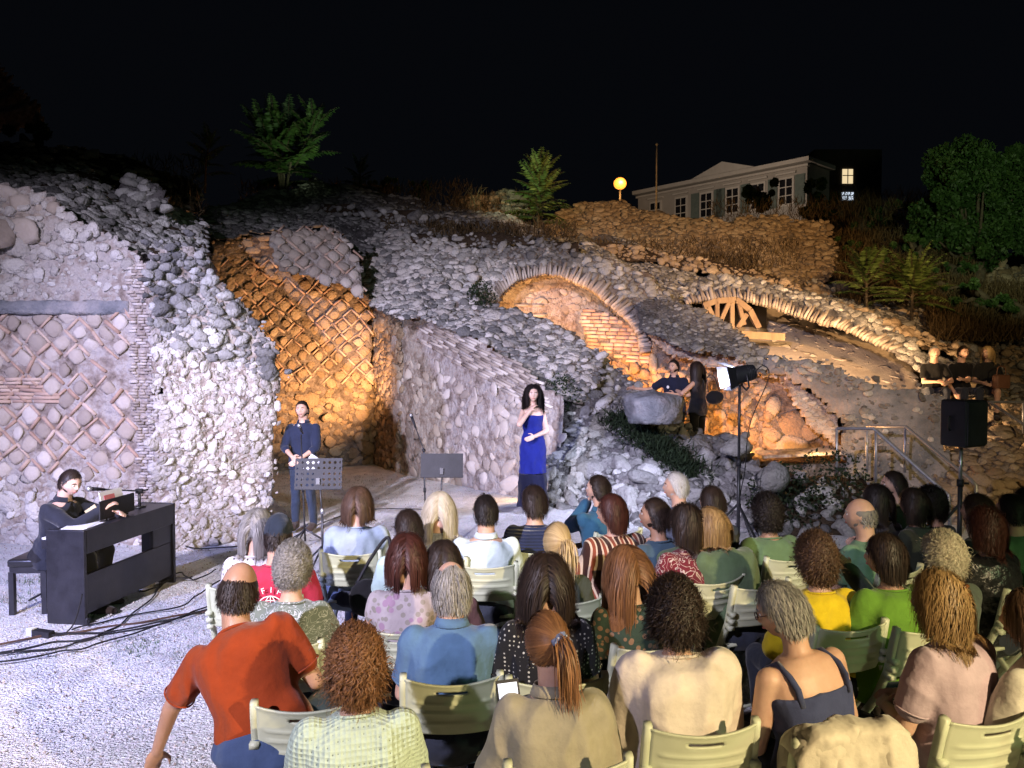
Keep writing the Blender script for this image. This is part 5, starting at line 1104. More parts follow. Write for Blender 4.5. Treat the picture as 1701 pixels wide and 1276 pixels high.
A(430, 846, 'person with greying shoulder length hair in a white dotted blouse', 'pale green folding chair under the white dotted blouse', yaw=.05, hs=('straight', 'grey', .20), shirt=C_((.62, .60, .60), 'dots', (.05, .05, .05), sc=30), hn=1500, hd=(-.2, .1, 0), sleeve='short', build=.92)
A(905, 925, 'person with a big dark brown bob and a black blouse with tiny white dots', 'green folding chair left of the dotted black blouse', yaw=.1, build=1.05, hs=('bob', 'dark', .24), hvol=.045, shirt=C_((.012, .012, .014), 'dots', (.45, .45, .4), sc=48), sleeve='short', hn=2300, ztop=1.30, lean=.12)
A(1036, 908, 'person with very long straight auburn hair and a dark patterned top', 'green folding chair behind the very long auburn hair', yaw=.3, hs=('straight', 'auburn', .40), hvol=.025, shirt=C_((.03, .05, .04), 'floral', (.2, .12, .08), sc=26), sleeve='short', hn=2300, hd=(.25, .1, 0), ztop=1.26)
A(925, 872, 'person with a blonde ponytail beside the big dark bob', 'green folding chair in front of the blonde ponytail', yaw=.1, hs=('pony', 'blond', .24), tie=(.38, -1.04, .05), shirt=C_((.05, .06, .05)), hn=1900, hd=(.1, .2, 0), build=.9, ztop=1.22)
A(597, 810, 'person with a straight brown bob in a loose grey blue blouse', 'pale green folding chair behind the loose grey blue blouse', yaw=.0, build=1.1, hs=('bob', 'brown', .18), hvol=.03, shirt=C_((.33, .40, .48)), sleeve='short', hn=1700, loose=.035, fold=.03)
A(681, 853, 'person with short dark greying hair, red glasses and a pale turquoise top', None, yaw=.1, hs=('short', 'dark', .06), hvol=.02, shirt=C_((.42, .56, .56)), sleeve='short', extras=(glasses,), hd=(.5, .15, 0), hn=1500, ztop=1.2)
A(731, 818, 'person with long pale blonde hair in a ribbed grey top', 'pale green folding chair under the ribbed grey top', yaw=.0, build=.9, hs=('straight', 'pale', .30), shirt=C_((.36, .37, .40), 'rib', sc=30), sleeve='cap', hn=1700)
A(808, 823, 'dark haired bearded person with glasses in a white shirt', 'pale green folding chair behind the white shirt', yaw=.0, build=1.05, sex='m', hs=('short', 'black', .035), shirt=C_((.56, .66, .68)), sleeve='long', hn=1400, hd=(.3, .05, 0), extras=(glasses,), polo=True, loose=.022, fold=.03)
A(887, 808, 'person with dark tousled hair in a quilted navy jacket', 'green folding chair behind the quilted navy jacket', yaw=.05, sex='m', hs=('short', 'dark', .07), hvol=.025, shirt=C_((.02, .028, .07), 'quilt', sc=14), sleeve='long', hn=1500, hd=(.5, 0, 0), face=True, loose=.025)
A(990, 790, 'short haired person in a teal blue shirt turned left, hand at the chin', 'pale green folding chair under the teal blue shirt', yaw=.45, sex='m', hs=('short', 'dark', .035), shirt=C_((.03, .10, .17)), sleeve='long', hn=1300, hd=(.65, 0, 0), face=True, arms=((.0, .22, 1.02, -.5, .3, -.8), (.09, .3, .62)), polo=True)
A(1012, 822, 'person with a reddish brown bob in a striped orange and brown poncho', 'pale green folding chair under the striped poncho', yaw=.4, build=1.12, hs=('bob', 'red', .14), hvol=.02, shirt=C_((.22, .055, .03), 'stripe', (.55, .42, .30), (.04, .015, .012), sc=9), sleeve='long', hn=1500, hd=(.85, 0, 0), face=True, loose=.03, tone=0)
A(1082, 828, 'person with cropped dark hair and an earring, in a denim blue top', 'green folding chair behind the denim blue top', yaw=.5, hs=('short', 'dark', .06), hvol=.02, shirt=C_((.05, .09, .13)), sleeve='long', hn=1200, hd=(.75, 0, 0), face=True, extras=(earring,), tone=1, build=.95)
A(1117, 786, 'white haired person facing left in a slate shirt', 'pale green folding chair under the slate shirt', yaw=.6, sex='m', hs=('short', 'white', .035), shirt=C_((.12, .14, .2)), hn=1300, hd=(.75, 0, 0), face=True)
A(1133, 840, 'person with long dark brown hair and a burgundy blouse with cream scribbles', 'green folding chair behind the burgundy blouse', yaw=.45, build=1.12, hs=('straight', 'dark', .20), hvol=.04, shirt=C_((.15, .02, .03), 'scribble', (.5, .4, .36), sc=13), sleeve='short', hn=1900, hd=(.4, 0, 0), loose=.025)
A(1176, 809, 'dark haired person half hidden behind the bowed fair head', None, yaw=.4, hs=('short', 'dark', .07), hvol=.02, shirt=C_((.04, .05, .05)), hn=1100)
A(1188, 840, 'person with golden brown bobbed hair bowing left in a dark green top', 'green folding chair under the bowing dark green top', yaw=.4, build=1.1, hs=('bob', 'honey', .17), hvol=.025, shirt=C_((.10, .15, .08)), sleeve='long', hn=1900, hd=(.6, .45, -.25), lean=.25, extras=(lambda i: watch(i, 0),), loose=.025, arms=((-.1, .22, .98, -1, .2, -.6), (.1, .3, .6)))
A(1268, 816, 'person with a round dark afro in a dull green top', 'green folding chair behind the round dark afro', yaw=.3, build=1.12, hs=('curly', 'black', .11), hvol=.035, shirt=C_((.12, .20, .10)), sleeve='short', hn=1900, loose=.025, tone=1)
A(1347, 880, 'person with curly chestnut hair in a bright yellow top', 'green folding chair behind the bright yellow top', yaw=.25, build=1.08, hs=('curly', 'brown', .12), hvol=.035, shirt=C_((.62, .46, .015)), sleeve='long', hn=2400, loose=.025, ztop=1.29)
A(1422, 828, 'bald person facing left in a sage green shirt', 'green folding chair behind the bald head', yaw=.5, sex='m', hs=('bald', 'grey', .02), shirt=C_((.14, .26, .17)), sleeve='short', hn=350, hd=(.6, .05, 0), face=True, tone=0, ztop=1.28)
A(1463, 888, 'dark haired person looking left in a leaf green top', 'green folding chair with grooved back behind the leaf green top', yaw=.3, build=1.12, hs=('bob', 'dark', .12), hvol=.02, shirt=C_((.12, .26, .03)), sleeve='long', hn=1800, hd=(.6, .05, 0), face=True, tone=1, loose=.03)
A(1556, 876, 'person with short curly platinum blonde hair pointing to the left', None, yaw=.35, build=1.05, hs=('curly', 'pale', .10), hvol=.03, shirt=C_((.08, .10, .08)), sleeve='long', hn=2200, arms=((-.42, .34, 1.0, -1, 0, -.6), (.09, .3, .62)), tone=0)
A(1625, 846, 'person with dark reddish curls in a black leather jacket', 'green folding chair behind the black leather jacket', yaw=.4, build=1.08, hs=('wavy', 'red', .18), hvol=.04, shirt=mat('black_leather', ((.01, .01, .011), (.02, .02, .022)), .3, 9, .8, 16, .6, bdist=.03), sleeve='long', hn=2000, loose=.03, hd=(.3, 0, 0), ztop=1.28)
A(1475, 784, 'dim dark haired person looking left under the stair rail', 'folding chair in the dark under the stair rail', yaw=.8, hs=('short', 'dark', .06), hvol=.02, shirt=C_((.03, .035, .04)), hn=1100, hd=(.6, 0, 0), face=True, sex='m')
A(1448, 806, 'person with long black hair right behind the bald head', None, yaw=.5, hs=('straight', 'black', .26), shirt=C_((.015, .015, .015)), hn=1200, hvol=.03, ztop=1.24)
A(1538, 803, 'person with frizzy black hair below the end of the stair rail', 'folding chair in the dark below the end of the stair rail', yaw=.5, hs=('curly', 'black', .10), hvol=.03, shirt=C_((.02, .025, .03)), hn=1300)
A(1508, 812, 'person with olive dark hair between the stair posts', None, yaw=.6, hs=('bob', 'dark', .14), shirt=C_((.05, .06, .04)), hn=1200, ztop=1.24)
A(1612, 822, 'dark haired person seated just behind the black leather jacket', None, yaw=.5, hs=('short', 'dark', .07), hvol=.03, shirt=C_((.02, .02, .02)), hn=1200, ztop=1.3)
A(1668, 822, 'person with short black hair and a green shirt by the right edge', 'folding chair behind the green shirt at the right edge', yaw=.5, sex='m', hs=('short', 'black', .04), shirt=C_((.08, .18, .09)), hn=1300, sleeve='short')
A(1694, 812, 'dark haired person cut off by the right edge, rearmost', None, yaw=.5, hs=('short', 'dark', .05), shirt=C_((.05, .07, .04)), hn=1000)
# ---------------------------------------------------------------- performers
g = G(505, 880)
man = person('person in a dark navy shirt and jeans standing on stage holding a paper', g, math.pi - .06, 'stand', sex='m', height=.985, hs=('short', 'dark', .035), shirt=C_((.018, .024, .05)), sleeve='rolled', pants=(.025, .035, .06), arms=((-.05, .26, .98, -1, -.5, 0), (.05, .28, 1.00, 1, -.5, 0)), face=True, tone=0, hvol=.01, hn=1300, hd=(.05, -.02, .05), shoes=(.05, .03, .02), loose=.012, fold=.02, polo=True, vox=.0075, lean=-.03)
def paper_thing(name, label, cat, c, M3, w, h, col=(.75, .76, .78), lines=None):
    b = MB(); n = 9; xs = np.linspace(-w / 2, w / 2, n); V = []
    for o in (0, .002):
        for z in (-h / 2, 0, h / 2):
            for x in xs: V.append(np.array(c) + M3 @ np.array([x, o + .12 * x * x, z]))
    q = [[o * 3 * n + i * n + j, o * 3 * n + i * n + j + 1, o * 3 * n + (i + 1) * n + j + 1, o * 3 * n + (i + 1) * n + j] for o in (0, 1) for i in (0, 1) for j in range(n - 1)]
    b.add(V, np.array(q)); return tag(b.build(name, mat('paper', (col, col), .8, 5)), label, cat)
wm = np.array(g) + Rz(math.pi - .06) @ (man['arm'][1][2] * 0 + man['arm'][0][2])
paper_thing('paper_sheet', 'white sheet of paper held by the person in the navy shirt', 'paper', wm + [.16, -.07, -.06], Rz(.2) @ Rx(-.3) @ Ry(.6), .15, .21)
zw = .19; gw = P(885, 640, 10.6); gw[2] = zw
def dress(i):
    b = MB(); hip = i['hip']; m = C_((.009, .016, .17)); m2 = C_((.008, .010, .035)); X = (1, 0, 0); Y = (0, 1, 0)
    top = [(hip + np.array([0, 0, z]), a, bb, X, Y) for z, a, bb in ((.385, .150, .125), (.32, .160, .135), (.22, .145, .118), (.15, .135, .112), (.05, .165, .135), (-.06, .19, .15), (-.25, .19, .155), (-.42, .195, .165))]
    b.loft(top, 40, p=2.2)
    o = organic(b, 'dress', m, i['t'], .009, 3, .018, .06)
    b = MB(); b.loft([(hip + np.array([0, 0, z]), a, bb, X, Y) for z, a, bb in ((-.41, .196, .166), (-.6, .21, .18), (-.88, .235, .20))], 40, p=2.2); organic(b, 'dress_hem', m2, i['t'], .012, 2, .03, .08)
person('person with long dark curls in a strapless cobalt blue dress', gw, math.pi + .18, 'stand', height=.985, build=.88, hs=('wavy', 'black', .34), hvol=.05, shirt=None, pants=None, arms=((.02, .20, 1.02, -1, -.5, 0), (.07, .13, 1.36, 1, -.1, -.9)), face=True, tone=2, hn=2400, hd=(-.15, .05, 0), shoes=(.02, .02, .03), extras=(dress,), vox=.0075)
# pianist
pp = np.array([-4.14, 6.95, 0])
pi_ = person('person in a dark suit playing the piano and reading a score', pp, -R(96), 'sit', sex='m', build=1.08, hs=('short', 'dark', .03), hvol=.008, shirt=C_((.022, .024, .035)), sleeve='long', pants=(.012, .012, .016), arms=((-.14, .52, .84, -1, -.2, -.7), (.02, .46, .90, 1, -.3, -.8)), face=True, tone=2, hn=1500, lean=.20, hd=(-.30, .38, 0), loose=.02, fold=.03, vox=.0075, seat=.50, polo=True)
# couple on the terrace
person('bearded person in a navy polo with a white chest crest, leaning on the rubble', np.array([P(1120, 600, 12.85)[0], 12.85, .56]), math.pi - .35, 'stand', sex='m', hs=('short', 'dark', .03), shirt=C_((.012, .015, .035)), sleeve='short', arms=((-.05, .27, 1.12, -1, -.3, -.4), (.62, .12, 1.20, .2, -.2, -1)), face=True, hn=1100, hd=(-.35, 0, 0), vox=.0075, polo=True, extras=(lambda i: (lambda b: (b.ell(i['hip'] + i['u'] * .33 + i['X'] * .08 + i['Y'] * .138, (.022, .004, .026), nu=12, nv=8), b.build('crest', mat('crest_white', ((.7, .7, .72), (.75, .75, .78)), .7), i['t'])))(MB()),), tone=0, height=.97)
person('person with long dark hair and bare arms embracing the one in the navy polo', np.array([P(1160, 600, 12.7)[0], 12.7, .56]), .75, 'stand', hs=('straight', 'dark', .36), hvol=.03, shirt=C_((.008, .008, .01)), sleeve='none', arms=((-.22, .28, 1.18, -.8, -.4, -.5), (-.05, .30, 1.12, 1, -.2, -.4)), hn=1700, pants=(.008, .008, .01), vox=.0075, extras=(watch,), tone=0, height=.95, build=.9)
# three on the low wall
def three(px, y0, label, yaw, **kw):
    q = P(px, y0, 13.75); zt = q[2]; k = kw.pop('s', 1.0); seat_z = 1.62
    person(label, (q[0], 13.75, seat_z - .44), yaw, 'sit', seat=.52, loose=.006, fold=.012, group=None, vox=.012, **kw)
three(1550, 585, 'heavily bearded person in black, leftmost of the three on the wall', math.pi - .3, sex='m', hs=('short', 'grey', .03), shirt=C_((.006, .006, .007)), face=True, hn=900, hd=(.1, -.05, 0), build=.92, lean=.15, arms=((-.16, .34, .66), (.02, .36, .68)))
three(1597, 583, 'cropped haired person in black, middle of the three on the wall', math.pi - .1, sex='m', hs=('short', 'dark', .02), shirt=C_((.006, .006, .007)), face=True, hn=900, hd=(.2, .1, 0), build=.9, arms=((.1, .30, .72), (.2, .2, .50)))
three(1641, 588, 'blonde person with bare legs, rightmost of the three on the wall', math.pi - .5, hs=('straight', 'blond', .22), shirt=C_((.02, .02, .02)), face=True, hn=1100, hd=(-.5, .15, 0), pants=None, extras=(lambda i: (lambda b: (b.loft([(i['hip'] + np.array([0, y, -.01]), a, .1, (1, 0, 0), (0, 0, 1)) for y, a in ((-.16, .15), (0, .2), (.25, .19))], 20), organic(b, 'skirt', C_((.03, .03, .03)), i['t'], .014, 3)))(MB()),), build=.92)
# ---------------------------------------------------------------- props
BLK = mat('matt_black', ((.008, .008, .010), (.018, .018, .022)), .6, 6, .2, 60, .35)
WOOD = mat('black_wood', ((.010, .010, .013), (.022, .022, .028)), .38, 8, .1, 50, .5)
RUB = mat('rubber', ((.01, .01, .01), (.02, .02, .02)), .8)
def piano():
    a = np.array([-3.60, 6.50, 0]); e = np.array([-3.40, 7.72, 0]); v = nrm(e - a); L = np.linalg.norm(e - a); w = np.array([-v[1], v[0], 0])
    t = thing('digital_piano', 'slim black digital piano seen from behind on the left of the stage', 'piano', a, math.atan2(v[1], v[0]))
    def bx(nm, x0, x1, y0, y1, z0, z1, par=None, m=WOOD):
        b = MB(); b.box(((x0 + x1) / 2, (y0 + y1) / 2, (z0 + z1) / 2), ((x1 - x0) / 2, (y1 - y0) / 2, (z1 - z0) / 2)); o = b.build(nm, m, par or t, smooth=False)
        bv = o.modifiers.new('bevel', 'BEVEL'); bv.width = .006; bv.segments = 2; return o
    bx('top_case', 0.0, L, 0, .33, .60, .80); bx('side_panel', -.035, .0, 0, .36, .0, .805); bx('side_panel', L, L + .035, 0, .36, .0, .805)
    bx('front_foot', -.035, .0, -.02, .0, .0, .06); bx('back_panel', .0, L, .02, .05, .08, .42); bx('speaker_box', L - .30, L, .02, .06, .42, .60)
    kb = bx('key_slip', .03, L - .03, .33, .46, .62, .70)
    m1 = mat('ivory', ((.7, .69, .65), (.75, .74, .7)), .3)
    b = MB()
    for i in range(52): b.box((.05 + i * (L - .1) / 52, .395, .708), ((L - .1) / 112, .065, .008))
    b.build('white_keys', m1, kb, smooth=False)
    bx('music_rest', .30, .78, .10, .115, .82, .99, m=BLK).rotation_euler = (0, 0, 0)
    bx('rest_hinge', .40, .68, .09, .13, .80, .82, m=BLK)
    bx('pedal_bar', .45, .75, .18, .26, .02, .06, m=BLK)
    return t, a, v, w, L
pt, pa, pv, pw, pL = piano()
def pw_(x, y, z): return pa + pv * x + pw * y + np.array([0, 0, z])
MP = np.stack([pv, pw, [0, 0, 1.]], 1)
tag((lambda b: (b.box(pw_(.55, .155, .93), (.15, .004, .125), MP @ Rx(-.25)), b.build('music_score', [mat('score_paper', ((.62, .62, .66), (.72, .72, .76)), .8, 3)], smooth=False))[1])(MB()), 'open white music score leaning on the piano music rest', 'score')
tag((lambda b: (b.box(pw_(.50, .147, .97), (.07, .002, .05), MP @ Rx(-.25)), b.build('score_cover', [mat('pink_print', ((.45, .10, .12), (.55, .2, .2)), .8, 30)], smooth=False))[1])(MB()), 'small pink printed leaflet on the open score', 'leaflet')
tag((lambda b: ([b.box(pw_(.16 + .02 * k, .16 + .03 * k, .8035 + .003 * k), (.15, .105, .001), MP @ Rz(.1 + .2 * k)) for k in range(2)], b.build('paper_sheets', [mat('white_sheet', ((.72, .73, .76), (.78, .79, .8)), .8, 3)], smooth=False))[1])(MB()), 'loose white sheets lying on the near end of the piano', 'paper')
tag((lambda b: (b.box(P(152, 848, 6.85), (.055, .004, .03), Ry(-.6)), b.build('phone', [mat('gold_phone', ((.45, .38, .22), (.5, .42, .26)), .3, 3, spec=.6)], smooth=False))[1])(MB()), 'small gold coloured phone held by the person at the piano', 'phone')
def bench():
    t = thing('piano_bench', 'black padded piano bench at the left edge', 'bench', (-4.28, 7.02, 0), .05)
    b = MB(); b.box((0, 0, .455), (.17, .28, .035)); o = b.build('cushion', mat('black_vinyl', ((.01, .01, .012), (.02, .02, .022)), .35, 6, .3, 20, .5), t); bv = o.modifiers.new('bevel', 'BEVEL'); bv.width = .02; bv.segments = 3
    b = MB(); b.box((0, 0, .395), (.155, .265, .03)); b.build('apron', WOOD, t, smooth=False)
    for sx in (-1, 1):
        for sy in (-1, 1):
            b = MB(); b.box((sx * .14, sy * .25, .185), (.022, .022, .19)); b.build('leg', WOOD, t, smooth=False)
        b = MB(); b.tube([(sx * .155, -.06, .395), (sx * .20, -.06, .395)], .02, 12); b.build('knob', BLK, t)
    b = MB(); b.tube([(0, -.25, .12), (0, .25, .12)], .01, 8); b.build('stretcher', WOOD, t)
bench()
def mic(b1, head, d, t, par=None):
    b = MB(); d = nrm(d); b.tube([head - d * .02, head - d * .19], [.019, .012], 12); mo = b.build('microphone', BLK, t)
    b = MB(); b.ell(head, (.026,) * 3); b.build('grille', STEEL, mo)
def tripod(t, r=.3, h=.28, n=3, a0=.3, th=.011):
    for k in range(n):
        a = a0 + k * 2 * math.pi / n; c, s = math.cos(a), math.sin(a); b = MB(); b.tube([(0, 0, h), (c * r, s * r, .012)], th, 8); lo = b.build('leg', METAL, t)
        b = MB(); b.ell((c * r, s * r, .014), (.016, .016, .014), nu=10, nv=6); b.build('rubber_foot', RUB, lo)
def micstand(label, base, top, boom, head, a0=.3, cat='microphone stand'):
    base = np.array(base, float); t = thing('microphone_stand', label, cat, base); L = base
    top = np.array(top) - L; b = MB(); b.tube([(0, 0, .05), top * .5 + [0, 0, 0], top], [.012, .011, .008], 10); b.build('pole', METAL, t)
    b = MB(); b.tube([top * .5 - [0, 0, .03], top * .5 + [0, 0, .03]], .018, 12); b.build('clutch', BLK, t)
    tripod(t, .27, .2, 3, a0)
    h = np.array(head) - L
    if boom is not None:
        e = np.array(boom) - L; b = MB(); b.tube([e, top, h], .007, 8); b.build('boom', METAL, t)
        b = MB(); b.ell(top, (.024, .03, .024)); b.build('knob', BLK, t)
        mic(None, h, h - top, t)
    else: mic(None, h, np.array([.0, -.5, .35]) * [1, 1, 1], t)
micstand('straight microphone stand right in front of the person in the navy shirt', G(507, 906), P(500, 722, 9.4), None, P(497, 707, 9.3))
micstand('boom microphone stand beside the second music stand with its microphone raised left', G(707, 880), P(704, 748, 10.1), P(712, 780, 10.0), P(683, 690, 10.2), 1.0)
def pstand():
    b0 = pw_(1.02, .22, .80); t = thing('desk_microphone_stand', 'short boom microphone stand clamped on the far end of the piano', 'microphone stand', b0)
    b = MB(); b.tube([(0, 0, 0), (0, 0, .15)], .014, 10); b.tube([(0, 0, 0), (0, 0, .012)], .06, 20); b.build('pole', METAL, t)
    e = P(148, 812, 6.9) - b0; b = MB(); b.tube([(.06, .05, .165), (0, 0, .16), e], .008, 8); b.build('boom', METAL, t)
    b = MB(); b.box((0, 0, .16), (.03, .022, .022)); b.build('clamp', BLK, t); mic(None, e, e - np.array([0, 0, .16]), t)
pstand()
def music_stand(label, gx, gy, c, w, h, holes, yaw):
    g = G(gx, gy); t = thing('music_stand', label, 'music stand', g); c = np.array(c) - g
    b = MB(); b.tube([(0, 0, .08), (0, 0, .6)], .013, 10); b.tube([(0, 0, .55), (c[0], c[1] + .03, c[2] - h * .1)], .009, 10); b.build('pole', METAL, t)
    b = MB(); b.tube([(0, 0, .57), (0, 0, .63)], .02, 12); b.build('clutch', STEEL, t); tripod(t, .28, .22)
    M3 = Rz(yaw) @ Rx(-.22); b = MB()
    nx, nz = 61, 33; xs = np.linspace(-w / 2, w / 2, nx); zs = np.linspace(-h / 2, h / 2, nz); X, Z = np.meshgrid(xs, zs); idx = np.arange(nx * nz).reshape(nz, nx)
    q = np.stack([idx[:-1, :-1], idx[:-1, 1:], idx[1:, 1:], idx[1:, :-1]], -1).reshape(-1, 4); cx = X.ravel()[q].mean(1); cz = Z.ravel()[q].mean(1)
    if holes:
        sx_, sz_ = w / 8.6, h / 5.6; fx = ((cx / sx_ + .5) % 1) - .5; fz = ((cz / sz_ + .5) % 1) - .5
        ho = (np.hypot(fx * sx_, fz * sz_) < .0135) & (abs(cx) < w * .47) & (abs(cz) < h * .44) & ~((abs(cx) < .045) & (cz < .03)); q = q[~ho]
    Fv = np.stack([X.ravel(), -.0 + 0 * X.ravel(), Z.ravel()], 1); n = nx * nz
    b.add(np.r_[Fv, Fv + [0, .003, 0]] @ M3.T + c, [q, q[:, ::-1] + n]); d = b.build('desk', BLK, t, smooth=False)
    b = MB(); b.box(c + M3 @ np.array([0, .03, -h / 2]), (w / 2, .03, .003), M3); b.box(c + M3 @ np.array([0, .06, -h / 2 + .012]), (w / 2, .002, .014), M3); b.build('ledge', BLK, d, smooth=False)
    b = MB(); b.box(c + M3 @ np.array([0, -.012, -h * .25]), (.02, .012, .035), M3); b.build('bracket', METAL, t, smooth=False)
music_stand('black perforated music stand in front of the person in the navy shirt', 536, 940, P(529, 787, 8.45), .51, .34, True, .06)
music_stand('solid black music stand in the middle of the stage', 733, 915, P(734, 773, 9.1), .50, .28, False, 0.0)
# ---------------------------------------------------------------- stage light
def led():
    g = G(1226, 905); t = thing('stage_light', 'black barn door stage light on a tall black stand, glowing to the left', 'stage light', g); c = P(1232, 622, 9.4) - g
    b = MB(); b.tube([(0, 0, .1), (0, 0, 1.0)], .022, 12); b.tube([(0, 0, .98), (0, 0, c[2] - .12)], .017, 12); b.build('pole', METAL, t)
    b = MB(); b.tube([(0, 0, .96), (0, 0, 1.04)], .03, 12); b.tube([(.03, 0, 1.0), (.06, 0, 1.0)], .012, 8); b.build('collar', BLK, t); tripod(t, .45, .5, 3, .8, .014)
    d = nrm(np.array([-.96, -.04, -.20])); up = nrm(np.array([0, 0, 1]) - d[2] * d); sd = np.cross(d, up); MM = np.stack([sd, d, up], 1)
    b = MB(); rg = [(-.17, .05), (-.16, .085), (-.10, .10), (-.02, .105), (.05, .11), (.09, .12), (.10, .12)]
    b.loft([(c + d * y, r, r, sd, up) for y, r in rg], 28); h = b.build('housing', BLK, t)
    for k in range(5):
        b = MB(); a = np.linspace(0, 2 * math.pi, 25); b.tube([c + d * (-.15 + k * .022) + (sd * math.cos(q) + up * math.sin(q)) * (.088 + .004 * k) for q in a], .004, 6); b.build('cooling_fin', METAL, h)
    b = MB(); b.loft([(c + d * .101, .112, .112, sd, up), (c + d * .106, .112, .112, sd, up)], 28); b.build('lens', emis('led_lens', (.62, .68, 1), 25), t, smooth=False)
    wht = mat('flap_painted_lit', ((.5, .5, .52), (.6, .6, .62)), .4, 5, spec=.5)  # pale colour stands in for lamplight on the flaps, the others stay black
    for nm, ax, ang, s1, s2 in (('barn_door', up, .55, .12, .15), ('barn_door', -up, .35, .12, .12), ('barn_door', sd, .55, .11, .15), ('barn_door', -sd, .6, .11, .15)):
        f = nrm(d * math.cos(ang) + ax * math.sin(ang)); s_ = np.cross(d, ax); o = c + d * .10 + ax * .115; q = np.array([o - s_ * s1, o + s_ * s1, o + s_ * s1 * 1.25 + f * s2, o - s_ * s1 * 1.25 + f * s2]); n_ = np.cross(s_, f) * .004
        b = MB(); b.add(np.r_[q + n_, q - n_], [np.array([[0, 1, 2, 3]]), np.array([[7, 6, 5, 4]]), np.array([[0, 4, 5, 1], [1, 5, 6, 2], [2, 6, 7, 3], [3, 7, 4, 0]])], 0); b.build(nm, BLK if ax[1] < -.5 or ax[2] < -.5 else wht, t, smooth=False)
    b = MB(); y0 = c + d * -.02
    b.tube([y0 + sd * .12, y0 + sd * .125 - up * .15, y0 - up * .20, y0 - sd * .125 - up * .15, y0 - sd * .12], .012, 8); b.build('yoke', METAL, t)
    b = MB(); p = [c - d * .17, c - d * .28 + [0, 0, .05], c - d * .34 - [0, 0, .12], np.array([.13, 0, c[2] - .6]), np.array([.08, .02, .9]), np.array([.03, .03, .5]), np.array([.2, .1, .02])]
    b.tube(np.array(smooth_pts(p)), .006, 6); b.build('power_cord', RUB, t)
    cw = c + g
    lamp('led_beam', 'SPOT', cw + d * .12, G(880, 830), 750, (.66, .70, 1.0), .07, 74, .6)
def smooth_pts(p, n=6):
    p = [np.array(x, float) for x in p]; r = []
    for i in range(len(p) - 1):
        a, b, c, d = p[max(i - 1, 0)], p[i], p[i + 1], p[min(i + 2, len(p) - 1)]
        for k in range(n):
            t = k / n; r.append(.5 * ((2 * b) + (c - a) * t + (2 * a - 5 * b + 4 * c - d) * t * t + (3 * b - a - 3 * c + d) * t ** 3))
    r.append(p[-1]); return r
led()
def speaker():
    g = np.array([P(1597, 700, 8.0)[0], 8.0, 0]); t = thing('loudspeaker_stand', 'silver and black tripod pole carrying the loudspeaker', 'speaker stand', g); zb = P(1597, 741, 8)[2]; ztp = P(1597, 664, 8)[2]
    b = MB(); b.tube([(0, 0, .1), (0, 0, .95)], .024, 14); b.build('lower_tube', METAL, t); b = MB(); b.tube([(0, 0, .93), (0, 0, zb - .02)], .018, 14); b.build('upper_tube', STEEL, t)
    b = MB(); b.tube([(0, 0, .93), (0, 0, 1.0)], .034, 14); b.tube([(.03, -.02, .965), (.07, -.04, .965)], .012, 8); b.build('collar', BLK, t); tripod(t, .5, .75, 3, .5, .014)
    t = thing('loudspeaker', 'black loudspeaker cabinet raised on its pole at the right', 'loudspeaker', g + [0, 0, zb], math.pi + .5); h = ztp - zb
    b = MB(); w, dp = .185, .16
    V = [(-w, dp, 0), (w, dp, 0), (w * .62, -dp, 0), (-w * .62, -dp, 0)]; V = np.array(V + [(x, y, h) for x, y, _ in V], float)
    b.add(V, np.array([[3, 2, 1, 0], [4, 5, 6, 7], [0, 1, 5, 4], [1, 2, 6, 5], [2, 3, 7, 6], [3, 0, 4, 7]])); o = b.build('cabinet', BLK, t, smooth=False); m = o.modifiers.new('b', 'BEVEL'); m.width = .025; m.segments = 3
    b = MB(); b.box((0, dp + .006, h / 2), (w * .9, .006, h * .45)); o = b.build('grille', METAL, t, smooth=False)
    for k in (-1, 1):
        b = MB(); b.tube([(k * w * .8, -.03, h * .35), (k * w * .92, -.03, h * .4), (k * w * .92, -.03, h * .6), (k * w * .8, -.03, h * .65)], .012, 8); b.build('handle', BLK, t)
speaker()
RAIL = mat('galvanised_rail', ((.30, .31, .36), (.42, .43, .48)), .4, 8, .1, metal=.5)
def rail(label, pts, posts):
    L = np.array([P(*pts[0])[0], P(*pts[0])[1], 0]); t = thing('handrail', label, 'handrail', L)
    b = MB(); b.tube(np.array([P(*p) for p in pts]) - L, .024, 10); b.build('rail', RAIL, t)
    for px, py, d, py2 in posts:
        b = MB(); b.tube([P(px, py, d) - L, P(px, py2, d) - L], .02, 10); b.build('post', RAIL, t)
rail('near steel handrail sloping down over the stairs', [(1390, 712, 11.0), (1452, 712, 10.8), (1576, 824, 9.4), (1578, 880, 9.4)], [(1390, 712, 11.0, 790), (1455, 714, 10.8, 800)])
rail('far steel handrail sloping down beside the loudspeaker', [(1440, 709, 11.7), (1505, 709, 11.4), (1612, 797, 9.9), (1621, 806, 9.8), (1622, 860, 9.8)], [(1440, 709, 11.7, 790), (1503, 710, 11.4, 785)])
rail('steel handrail cut off by the right edge beside the bare legs', [(1760, 668, 12.0), (1643, 668, 12.0), (1760, 744, 11.0)], [(1700, 668, 12.0, 720)])
